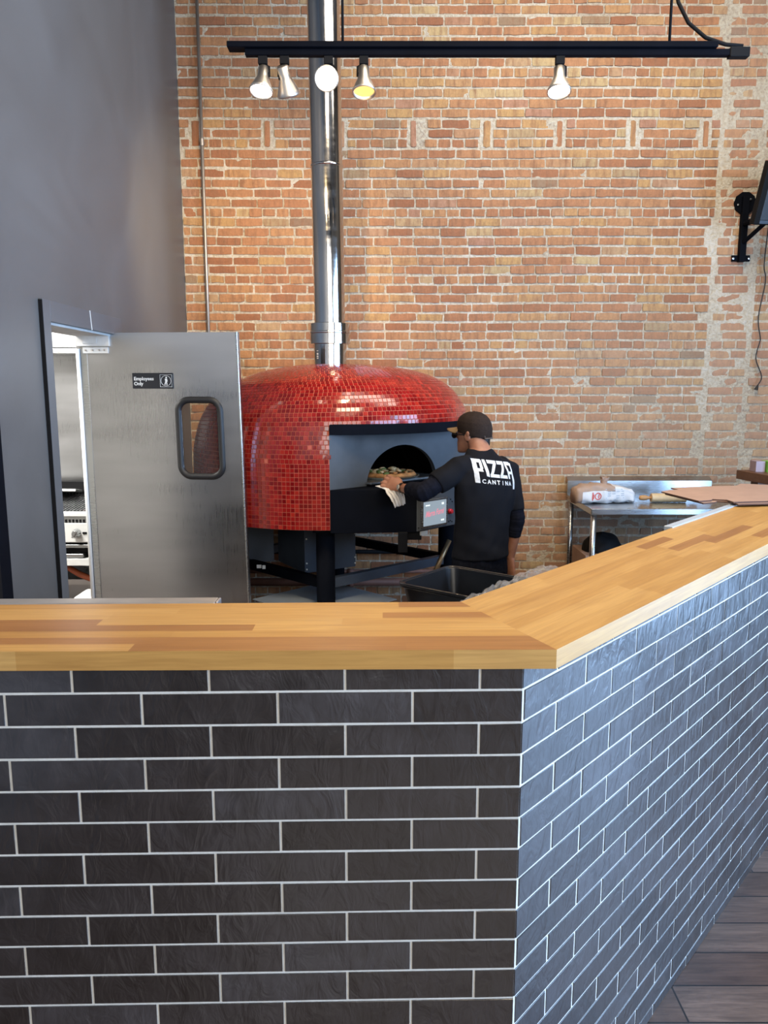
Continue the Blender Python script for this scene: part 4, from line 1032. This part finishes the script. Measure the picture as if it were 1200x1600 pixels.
def tvb(a, b, mi=0):
    m_ = MB(); m_.bb(a, b, mi); m_.v = [tuple(Mtv @ V(*q) + V(3.045, 5.80, 3.185)) for q in m_.v]; return m_
tvb((-.385, -.03, -.21), (.385, .03, .21)).build('housing', M['blackd'], tv, bevel=.008)
tvb((-.345, -.034, -.175), (.365, -.0305, .19)).build('screen', M['tvs'], tv)
tvb((-.345, -.036, -.200), (.365, -.0305, -.178)).build('lower_bezel', M['bluemetal'], tv)
cbl = [ony(x, y, YW - .045) for x, y in ((1204, 330), (1199, 368), (1194, 415), (1196, 440), (1185, 495), (1188, 528), (1187, 535), (1181, 560), (1190, 588), (1184, 602))]
sm = []
for i in range(len(cbl) - 1):
    p0, p1, p2, p3 = [V(*cbl[min(max(i + k, 0), len(cbl) - 1)]) for k in (-1, 0, 1, 2)]
    for k in range(5):
        t = k / 5; sm.append(.5 * ((2 * p1) + (p2 - p0) * t + (2 * p0 - 5 * p1 + 4 * p2 - p3) * t * t + (3 * p1 - p0 - 3 * p2 + p3) * t ** 3))
sm.append(V(*cbl[-1]))
cab = MB().tube(sm, .0045, 8).build('hanging_cable', M['rubber'], smooth=True, origin=tuple(sm[-1]))
tag(cab, 'thin black cable dangling on the brick wall below the television', 'cable')
MB().tube([sm[-1], sm[-1] + V(-.012, 0, -.035)], [.006, .016], 10).build('plug', M['rubber'], cab)

# ------------------------------------------------------------------ tub behind the bar, on a prep table
pt = thing('prep_table', (.55, 2.5, 0), 'low steel prep table behind the bar, under the black tub', 'table')
tr_, tl_ = V(.665, .747, 0), V(-.747, .665, 0)
B0 = Ic + d2v * .05 + nn_ * .05
q_ = [B0, B0 + d2v * 1.6, B0 + d2v * 1.6 + nn_ * .95, B0 + nn_ * .95 + d2v * .25]
MB().prism([tuple(q)[:2] for q in q_], .82, .86).build('table_top', M['steel'], pt, bevel=.004)
for s, o in ((.3, .08), (1.5, .08), (1.5, .88), (.35, .88)):
    p = B0 + d2v * s + nn_ * o; MB().tube([(p.x, p.y, 0), (p.x, p.y, .82)], .02, 14).build('leg', M['steel'], pt, smooth=True)
def tub():
    root = thing('bus_tub', (.3, 2.95, .861), 'black plastic bus tub behind the bar, in front of the person', 'tub')
    Lc = V(*onz(617, 911, 1.04), 0); Bc = V(*onz(703, 884, 1.04), 0); u = (Bc - Lc).normalized(); v = V(u.y, -u.x, 0)
    w1 = (Bc - Lc).length; w2 = .56; C = Lc + u * w1 / 2 + v * w2 / 2
    def rrect(a, b, r, z, k=6):
        out = []
        for sx, sy, a0 in ((1, 1, 0), (-1, 1, 90), (-1, -1, 180), (1, -1, 270)):
            for i in range(k + 1):
                t = radians(a0 + 90 * i / k); q = C + u * (sx * (a - r) + r * cos(t)) + v * (sy * (b - r) + r * sin(t)); out.append(V(q.x, q.y, z))
        return out
    a, b = w1 / 2, w2 / 2
    rings = [rrect(a - .045, b - .045, .04, .861), rrect(a - .012, b - .012, .045, 1.025), rrect(a, b, .05, 1.028), rrect(a, b, .05, 1.040), rrect(a - .016, b - .016, .045, 1.041), rrect(a - .050, b - .050, .038, .868)]
    n = len(rings[0]); mb = MB(); mb.add([q for r in rings for q in r], [(i * n + j, i * n + (j + 1) % n, (i + 1) * n + (j + 1) % n, (i + 1) * n + j) for i in range(5) for j in range(n)] + [tuple(range(n - 1, -1, -1)), tuple(range(5 * n, 6 * n))])
    mb.build('tub_shell', M['tub'], root, bevel=.002)
    rm = rrect(a - .003, b - .003, .047, 1.040); rm += rm[:2]
    MB().tube(rm, .006, 8, caps=False).build('rim', M['tub'], root, smooth=True)
    # crinkled film bag lying over the near right end
    f = MB(); nx, ny = 34, 16; vs = []
    for j in range(ny + 1):
        for i in range(nx + 1):
            s = i / nx; t = j / ny
            px = lerp(706, 842, s); base = V(*onz(px, lerp(940, 880, s ** .9), 1.05), 0)
            q = base + nn_ * (-.22 + .20 * t)
            h = 1.046 + .022 * sin(pi * min(1, t * 1.1)) * (sin(pi * min(1, s * 1.05)) ** .7) + .016 * noise.noise((s * 9, t * 5, 1)) + .013 * noise.noise((s * 26, t * 13, 4)) + .008 * noise.noise((s * 60, t * 30, 4))
            vs.append(V(q.x, q.y, h))
    W = nx + 1
    f.add(vs, [(j * W + i, j * W + i + 1, (j + 1) * W + i + 1, (j + 1) * W + i) for j in range(ny) for i in range(nx)])
    o = f.build('plastic_film', M['plasticw'], origin=tuple(vs[0])); o.modifiers.new('s', 'SOLIDIFY').thickness = .0012
    tag(o, 'crinkled clear plastic film lying over the black tub beside the bar top', 'plastic film')
tub()

# ------------------------------------------------------------------ the person
RX, FX = V(.82, .572, 0), V(-.572, .82, 0)     # his right, his forward
def limb(mb, pts, n=20): mb.tube([p for p, r in pts], [r for p, r in pts], n)
def fold(s1, a1_, s2=None, a2_=0, z0=None):
    def f(c):
        v = a1_ * noise.noise((c.x * s1, c.y * s1, c.z * s1 * .55)) + (a2_ * noise.noise((c.x * s2 + 9, c.y * s2, c.z * s2)) if s2 else 0)
        return v
    return f
def person():
    root = thing('person', (.53, 4.17, 0), 'person in black T-shirt and brown cap seen from behind, holding a white cloth', 'person')
    HF = V(-.79, .613, 0); HR = V(.613, .79, 0); HC = V(.497, 4.275, 1.575)
    SL, EL, WL = V(.400, 4.115, 1.385), V(.215, 4.050, 1.270), V(.098, 4.285, 1.262)
    SR, ER, WR = V(.690, 4.285, 1.370), V(.742, 4.245, 1.095), V(.716, 4.255, .865)
    body = MB()
    # torso core, neck, head
    T = [((.53, 4.17, .86), .150, .100), ((.53, 4.17, 1.0), .140, .095), ((.54, 4.175, 1.15), .148, .098), ((.545, 4.18, 1.28), .160, .105), ((.545, 4.19, 1.38), .150, .095), ((.535, 4.205, 1.44), .10, .075), ((.525, 4.215, 1.49), .058, .058), ((.512, 4.235, 1.53), .054, .056), ((.505, 4.25, 1.57), .05, .055)]
    body.loft([(c, RX * a, FX * b) for c, a, b in T])
    hs_ = []
    for dz, a, b, f in ((-.118, .018, .02, .072), (-.108, .040, .045, .052), (-.085, .052, .068, .030), (-.055, .062, .084, .012), (-.02, .070, .092, .002), (.02, .074, .096, -.002), (.05, .072, .092, -.004), (.08, .058, .074, -.004), (.098, .035, .045, -.004), (.105, .012, .015, -.004)):
        c = HC + V(0, 0, dz) + HF * f; hs_.append((c, HR * a, HF * b))
    body.loft(hs_)
    # nose, brow, lips, chin, ears
    def ell(c, a, b, cc, n=14):
        m = Matrix((HR, HF, V(0, 0, 1))).transposed() @ Matrix.Diagonal((a, b, cc)); body.lathe([(.02, -1), (.5, -.86), (.86, -.5), (1, 0), (.86, .5), (.5, .86), (.02, 1)], tuple(c), n, 0, m, (True, True))
    ell(HC + HF * .098 + V(0, 0, -.025), .012, .020, .018); ell(HC + HF * .092 + V(0, 0, -.005), .009, .014, .030)
    ell(HC + HF * .088 + V(0, 0, .018), .045, .012, .010); ell(HC + HF * .092 + V(0, 0, -.062), .024, .010, .006); ell(HC + HF * .090 + V(0, 0, -.073), .022, .010, .006); ell(HC + HF * .085 + V(0, 0, -.098), .020, .014, .014)
    for s in (-1, 1):
        ell(HC + HR * (s * .077) + HF * -.006 + V(0, 0, -.018), .009, .019, .032); ell(HC + HR * (s * .084) + HF * -.014 + V(0, 0, -.005), .006, .012, .016)
    # arms
    limb(body, [(V(.47, 4.16, 1.37), .05), (SL, .050), (SL.lerp(EL, .5), .042), (EL, .038), (EL.lerp(WL, .35), .038), (EL.lerp(WL, .8), .027), (WL, (.025, .021))])
    limb(body, [(V(.63, 4.24, 1.36), .05), (SR, .050), (SR.lerp(ER, .5), .042), (ER, .037), (ER.lerp(WR, .35), .037), (ER.lerp(WR, .8), .027), (WR, .023)])
    # left hand: closed over the cloth, back of the hand to the camera
    hd = V(-.50, .52, .10).normalized(); up = V(.10, -.25, 1).normalized(); csd = hd.cross(up).normalized(); chd = hd.copy()
    hd = V(-.55, .40, .16).normalized(); up = V(-.25, -.95, .60).normalized(); sd = hd.cross(up).normalized(); up = sd.cross(hd).normalized()
    if sd.z > 0: tsg = 1
    else: tsg = -1
    PC = WL + hd * .045 + V(0, 0, .012)
    body.loft([(WL - hd * .005, sd * .026, up * .021), (WL + hd * .02 + up * .004, sd * .033, up * .020), (WL + hd * .05 + up * .010, sd * .042, up * .018), (WL + hd * .078 + up * .013, sd * .042, up * .015), (WL + hd * .086 + up * .012, sd * .037, up * .010)], 20)
    KN = WL + hd * .078 + up * .012
    for k, (o, l, r) in enumerate(((-.033, .85, .0098), (-.012, 1.0, .0102), (.011, .95, .0098), (.031, .78, .0086))):
        b = KN + sd * o; p1 = b + hd * (.036 * l) + up * .006 + sd * o * .12; p2 = p1 + hd * (.020 * l) - up * (.020 * l); p3 = p2 + hd * (.002) - up * (.022 * l)
        limb(body, [(b - hd * .014, r * 1.05), (b, r * 1.08), (p1, r), (p2, r * .92), (p3, r * .78)], 12)
    tb_ = WL + hd * .022 - sd * .026 - up * .002
    tb_s = 1
    sd_ = -sd * tsg; limb(body, [(WL + hd * .012 - sd_ * .012, .015), (WL + hd * .032 - sd_ * .036, .0135), (WL + hd * .058 - sd_ * .046 - up * .006, .0115), (WL + hd * .082 - sd_ * .040 - up * .018, .0085)], 12)
    # right hand hanging, relaxed
    h2 = V(-.03, -.02, -1).normalized(); s2 = FX.copy(); u2 = RX.copy()
    body.loft([(WR, s2 * .027, u2 * .020), (WR + h2 * .03, s2 * .034, u2 * .018), (WR + h2 * .07, s2 * .041, u2 * .017), (WR + h2 * .092, s2 * .039, u2 * .013)], 18)
    for k, (o, l, r) in enumerate(((.031, .9, .0092), (.011, 1.0, .0096), (-.010, .95, .0092), (-.029, .78, .0082))):
        b = WR + h2 * .088 + s2 * o; p1 = b + h2 * (.040 * l) - u2 * .006; p2 = p1 + h2 * (.024 * l) - u2 * .012; p3 = p2 + h2 * (.014 * l) - u2 * .014
        limb(body, [(b - h2 * .014, r * 1.1), (b, r * 1.1), (p1, r), (p2, r * .9), (p3, r * .78)], 12)
    limb(body, [(WR + h2 * .02 + s2 * .018, .014), (WR + h2 * .045 + s2 * .042, .0125), (WR + h2 * .072 + s2 * .055 - u2 * .004, .011), (WR + h2 * .095 + s2 * .055 - u2 * .010, .0085)], 12)
    # legs
    HLl, HRr = V(.53, 4.17, .86) - RX * .085, V(.53, 4.17, .86) + RX * .085
    for H_, s in ((HLl, -1), (HRr, 1)):
        K = V(H_.x, H_.y, .47) + FX * (.03 if s < 0 else .0) + RX * (s * .01); A = V(K.x, K.y, .09) - FX * .03
        limb(body, [(H_ + V(0, 0, .06), .07), (H_, .08), (H_.lerp(K, .5), .062), (K, .048), (K.lerp(A, .3), .048), (K.lerp(A, .8), .032), (A, .032)])
        body.loft([(A - FX * .05 + V(0, 0, -.03), RX * .025, V(0, 0, .03)), (A + V(0, 0, -.03), RX * .032, V(0, 0, .045)), (A + FX * .09 + V(0, 0, -.05), RX * .04, V(0, 0, .028)), (A + FX * .17 + V(0, 0, -.062), RX * .032, V(0, 0, .016))], 16)
    bo = remeshed(body, 'body', M['skin'], root, .0042, None, 3)
    # ---- T-shirt
    sh = MB()
    T = [((.535, 4.165, .895), .176, .128), ((.535, 4.165, .93), .174, .126), ((.537, 4.165, 1.02), .170, .122), ((.543, 4.17, 1.12), .176, .124), ((.550, 4.175, 1.22), .188, .130), ((.553, 4.182, 1.31), .194, .130), ((.550, 4.192, 1.375), .182, .120), ((.543, 4.200, 1.42), .145, .098), ((.534, 4.208, 1.455), .098, .078), ((.526, 4.216, 1.485), .067, .066)]
    sh.loft([(c, RX * a, FX * b) for c, a, b in T], 40)
    limb(sh, [(V(.49, 4.16, 1.365), .068), (V(.43, 4.13, 1.385), .073), (SL, .070), (SL.lerp(EL, .35), .062), (SL.lerp(EL, .66), .062)], 24)
    limb(sh, [(V(.62, 4.24, 1.355), .068), (V(.665, 4.27, 1.375), .070), (SR + V(.006, 0, -.01), .067), (SR.lerp(ER, .4) + V(.005, 0, 0), .058), (SR.lerp(ER, .85), .056)], 24)
    def sf(c):
        k = 1.0
        v = .0085 * noise.noise((c.x * 9 + c.z * 5, c.y * 9, c.z * 3.2)) + .005 * noise.noise((c.x * 22 - c.z * 9, c.y * 22, c.z * 8))
        if c.z < 1.15: v += .005 * sin(c.z * 60 + c.x * 25) * (1.15 - c.z) * 2
        return v
    so = remeshed(sh, 't_shirt', M['shirt'], root, .0065, sf, 7)
    # ---- undershirt sleeves
    def sleeve(pts, seed):
        m_ = MB(); K = 46; P_ = [p for p, r in pts]; n = len(pts) - 1; out = []; rad = []
        for i in range(K + 1):
            u = i / K * n; j = min(int(u), n - 1); f = u - j
            out.append(P_[j].lerp(P_[j + 1], f)); rad.append(lerp(pts[j][1], pts[j + 1][1], f) + .0012 * sin(i * 1.15 + 2.1 * sin(i * .31) + seed) + .0010 * sin(i * 2.3))
        m_.tube(out, rad, 28); return m_
    m_ = sleeve([(SL.lerp(EL, .5), .053), (SL.lerp(EL, .8), .052), (EL + V(-.012, -.002, -.004), .050), (EL.lerp(WL, .25), .047), (EL.lerp(WL, .62), .040)], 0)
    remeshed(m_, 'undershirt_sleeve', M['under'], root, .004, fold(30, .003), 2)
    m_ = sleeve([(SR.lerp(ER, .6), .050), (SR.lerp(ER, .85), .048), (ER, .047), (ER.lerp(WR, .25), .044), (ER.lerp(WR, .46), .039)], 1)
    remeshed(m_, 'undershirt_sleeve', M['under'], root, .004, fold(30, .003), 2)
    # ---- jeans and shoes
    je = MB(); je.loft([((.53, 4.17, .80), RX * .170, FX * .125), ((.53, 4.17, .86), RX * .172, FX * .124), ((.532, 4.168, .925), RX * .165, FX * .117), ((.532, 4.168, .95), RX * .160, FX * .114)], 36)
    for H_, s in ((HLl, -1), (HRr, 1)):
        K = V(H_.x, H_.y, .47) + FX * (.03 if s < 0 else .0) + RX * (s * .01); A = V(K.x, K.y, .09) - FX * .03
        limb(je, [(H_ + V(0, 0, .02), .088), (H_ - V(0, 0, .06), .094), (H_.lerp(K, .5), .080), (K, .064), (K.lerp(A, .5), .060), (A + V(0, 0, .0), .058)], 24)
    remeshed(je, 'jeans', M['denim'], root, .007, fold(16, .006, 40, .002), 4)
    for H_, s in ((HLl, -1), (HRr, 1)):
        K = V(H_.x, H_.y, .47) + FX * (.03 if s < 0 else .0) + RX * (s * .01); A = V(K.x, K.y, .09) - FX * .03; f = MB()
        def z(v, zz): return V(v.x, v.y, zz)
        f.loft([(z(A - FX * .085, .045), RX * .030, V(0, 0, .04)), (z(A - FX * .04, .055), RX * .040, V(0, 0, .052)), (z(A + FX * .05, .05), RX * .046, V(0, 0, .047)), (z(A + FX * .14, .035), RX * .049, V(0, 0, .034)), (z(A + FX * .20, .026), RX * .035, V(0, 0, .024))], 24)
        f.build('shoe', M['blackd'], root, smooth=True)
    # ---- hair (nape and sideburns), cap, glasses, watch
    ha = MB(); hs2 = []
    for dz, a, b, f in ((-.092, .050, .044, -.038), (-.066, .064, .066, -.030), (-.045, .071, .076, -.020), (-.02, .0765, .084, -.014), (.01, .078, .090, -.010), (.04, .076, .09, -.006)):
        c = HC + V(0, 0, dz) + HF * f; hs2.append((c, HR * a, HF * b))
    ha.loft(hs2, 32); remeshed(ha, 'hair', M['hair'], root, .004, fold(60, .002), 2)
    cp = MB(); hs3 = []
    # crown of the cap, tipped: lower at the back
    for k, (h, a, b) in enumerate(((-.020, .0845, .1015), (.0, .0865, .104), (.025, .087, .104), (.050, .083, .099), (.072, .072, .087), (.090, .054, .066), (.103, .030, .037), (.107, .006, .008))):
        tilt = radians(15 - 2 * k); c = HC + V(0, 0, .006 + h) + HF * (-.006 - .0 * h)
        hs3.append((c, HR * a, HF * (b * cos(tilt)) + V(0, 0, b * sin(tilt) * .8)))
    cp.loft(hs3, 40)
    cpo = remeshed(cp, 'cap', M['cap'], root, .0035, fold(30, .0012), 2)
    bm = MB(); n = 24; vs = []
    BC = HC + HF * .082 + V(0, 0, .026)
    for (k, th) in ((0, 1), (1, -1)):
        for i in range(n + 1):
            t = lerp(-1, 1, i / n)
            for r in range(7):
                q = r / 6; x = t * .074; y = q * .085 * sqrt(max(0, 1 - (t * .98) ** 2)) - .02 * t * t * 1.2; zc = -.020 * (t * t) - .012 * q + th * .0022
                p = BC + HR * x + HF * y + V(0, 0, zc); vs.append(p)
    G = (n + 1) * 7
    fs = [(i * 7 + r, i * 7 + r + 1, (i + 1) * 7 + r + 1, (i + 1) * 7 + r) for i in range(n) for r in range(6)]
    fs += [tuple(G + q for q in reversed(f)) for f in fs]
    fs += [(i * 7 + 6, G + i * 7 + 6, G + (i + 1) * 7 + 6, (i + 1) * 7 + 6) for i in range(n)]
    bm.add(vs, fs); 
    pb = bm.build('brim', M['lit_tan'], root, smooth=True)  # tan colour stands in for light on the brim edge
    # closure at the back of the cap
    st = MB(); pts = []
    for i in range(13):
        t = pi * i / 12; off = .042 * cos(t); hgt = .042 * sin(t); th = off / .095
        p = HC + (-HF * cos(th) * .106 + HR * (sin(th) * .09)) + V(0, 0, -.030 + hgt); pts.append(p - HF * (-.010 * hgt / .042))
    st.tube(pts, .0028, 8); st.tube([HC + (-HF * cos(t_ * .12) * .108 + HR * (sin(t_ * .12) * .09)) + V(0, 0, -.032) for t_ in range(-4, 5)], (.004), 8)
    st.build('cap_strap', M['capstrap'], root, smooth=True)
    bt_ = MB(); bt_.lathe([(0, 0), (.006, 0), (.004, .004), (0, .005)], tuple(HC + V(0, 0, .111)), 10); bt_.build('cap_button', M['cap'], root)
    gls = MB(); gls.tube([HC + HR * -.080 + HF * -.012 + V(0, 0, -.014), HC + HR * -.080 + HF * .055 + V(0, 0, -.012), HC + HR * -.068 + HF * .092 + V(0, 0, -.014)], .0028, 8)
    gls.tube([HC + HR * .080 + HF * -.012 + V(0, 0, -.014), HC + HR * .080 + HF * .055 + V(0, 0, -.012), HC + HR * .068 + HF * .092 + V(0, 0, -.014)], .0028, 8)
    for s in (-1, 1):
        m = Matrix((HR, V(0, 0, 1), HF)).transposed() @ Matrix.Diagonal((.028, .020, .003)); gls.lathe([(.02, -1), (.95, -.6), (1, 0), (.95, .6), (.02, 1)], tuple(HC + HR * (s * .034) + HF * .104 + V(0, 0, -.018)), 20, 0, m)
    gls.build('glasses', M['blackd'], root, smooth=True)
    wa = EL.lerp(WL, .93); wd = (WL - EL).normalized()
    m_ = MB(); m_.tube([wa - wd * .011, wa + wd * .011], [(.0305), (.0295)], 28, caps=False); m_.tube([wa + wd * .011, wa - wd * .011], [(.0275), (.0285)], 28, caps=False)
    wo = m_.build('watch_strap', M['rubber'], root, smooth=True)
    cdir = (V(0, 0, 0) + V(-wa.x, -wa.y, 1.81 - wa.z)).normalized(); cdir = (cdir - wd * cdir.dot(wd)).normalized()
    qm = cdir.to_track_quat('Z', 'X').to_matrix(); m_ = MB(); m_.lathe([(0, 0), (.015, 0), (.015, .006), (.012, .007), (0, .007)], tuple(wa + cdir * .029), 24, 0, qm); m_.build('watch_dial', M['watch'], wo)
    # ---- white print on the back of the T-shirt
    bvh = BVHTree.FromPolygons([root.matrix_basis @ v.co for v in so.data.vertices], [tuple(p.vertices) for p in so.data.polygons])
    O0 = V(.575, 4.19, 0); TU, TD = V(.93, .368, 0), V(-.368, .93, 0)
    def pr(s, z, o=.0024):
        org = O0 + TU * s - TD * .5; org.z = z; h = bvh.ray_cast(org, TD)
        return (h[0] - TD * o) if h[0] is not None else V(org.x, org.y, z) + TD * .4
    # text-plane -> torso: u along 0..1, v 0..1 ; the line drops to the right
    S0, S1 = -.142, .120
    def tp(u, v): return pr(lerp(S0, S1, u), 1.357 + v * .088 - u * .026 - (u * u) * .008)
    def poly(cells, mb):
        for quad in cells:
            a, b, c, d = quad; nu = max(1, int(max(abs(b[0] - a[0]), abs(c[0] - d[0])) / .02)); nv = max(1, int(abs(d[1] - a[1]) / .09))
            vs = []
            for j in range(nv + 1):
                for i in range(nu + 1):
                    f, g = i / nu, j / nv
                    x = lerp(lerp(a[0], b[0], f), lerp(d[0], c[0], f), g); y = lerp(lerp(a[1], b[1], f), lerp(d[1], c[1], f), g); vs.append(tp(x, y))
            W = nu + 1; mb.add(vs, [(j * W + i, j * W + i + 1, (j + 1) * W + i + 1, (j + 1) * W + i) for j in range(nv) for i in range(nu)])
    def R(x0, y0, x1, y1): return ((x0, y0), (x1, y0), (x1, y1), (x0, y1))
    LT = {'P': [R(.00, -.40, .09, 1.0), R(.09, .80, .185, 1.0), ((.145, .40), (.20, .46), (.20, .96), (.145, .96)), R(.09, .28, .185, .46)],
          'I': [((.235, .04), (.300, .0), (.285, 1.0), (.222, 1.0))],
          'Z': [R(.318, .80, .520, 1.0), ((.330, .18), (.400, .18), (.520, .82), (.450, .82)), R(.322, .0, .540, .19)],
          'z': [R(.545, .80, .735, 1.0), ((.562, .18), (.630, .18), (.735, .82), (.668, .82)), R(.555, .0, .760, .19)],
          'A': [((.795, .0), (.850, .0), (.825, 1.0), (.765, 1.0)), R(.81, .80, .95, 1.0), ((.930, -.62), (1.0, -.62), (.99, .93), (.920, 1.0)), R(.835, .28, .93, .44)]}
    for ch_, cells in LT.items():
        mb = MB(); poly(cells, mb); mb.build('printed_letter', M['print'], so)
    c = bpy.data.curves.new('t', 'FONT'); c.size = .030; c.offset = .0009; c.resolution_u = 2; c.space_character = 1.75
    for k, chx in enumerate('CANTINA'):
        c.body = chx; t = bpy.data.objects.new('t', c); COL.objects.link(t); me = evaluated(t, 'printed_letter'); bpy.data.objects.remove(t)
        inv = root.matrix_basis.inverted(); u0 = .165 + k * .108
        xs = [v.co.x for v in me.vertices]; xm = (min(xs) + max(xs)) / 2
        for v in me.vertices: v.co = inv @ tp(u0 + (v.co.x - xm) / (S1 - S0), -.40 + v.co.y / .088)
        me.materials.clear(); me.materials.append(M['print']); q = bpy.data.objects.new('printed_letter', me); COL.objects.link(q); q.parent = so
    # ---- the cloth he holds
    cl = MB(); nx, ny = 22, 26; vs = []
    sd, hd = csd, chd; c0 = WL + hd * .066 + V(-.012, -.004, -.012)
    for j in range(ny + 1):
        for i in range(nx + 1):
            s = i / nx - .5; t = j / ny
            along = sd * (-(s * .125) * (1 - .35 * t)) 
            if t < .35: p = c0 + hd * (.075 * (1 - t / .35) - .01) + V(0, 0, .004)
            else:
                q = (t - .35) / .65; p = c0 + hd * (-.012 - .012 * sin(q * pi)) + V(.0, -.022 - .012 * q, -.100 * q) + V(.040 * q, 0, 0)
            p = p + along + V(0, 0, .010 * noise.noise((s * 9, t * 6, 1))) + V(0, -1, 0) * (.013 * sin(s * 24 + t * 3) * min(1, t * 1.6)) 
            vs.append(p)
    W = nx + 1
    cl.add(vs, [(j * W + i, j * W + i + 1, (j + 1) * W + i + 1, (j + 1) * W + i) for j in range(ny) for i in range(nx)])
    co = cl.build('cleaning_cloth', M['cloth'], smooth=True, origin=tuple(c0)); co.modifiers.new('s', 'SOLIDIFY').thickness = .004
    tag(co, 'folded white cloth held in the hand at the oven sill', 'cloth')
person()
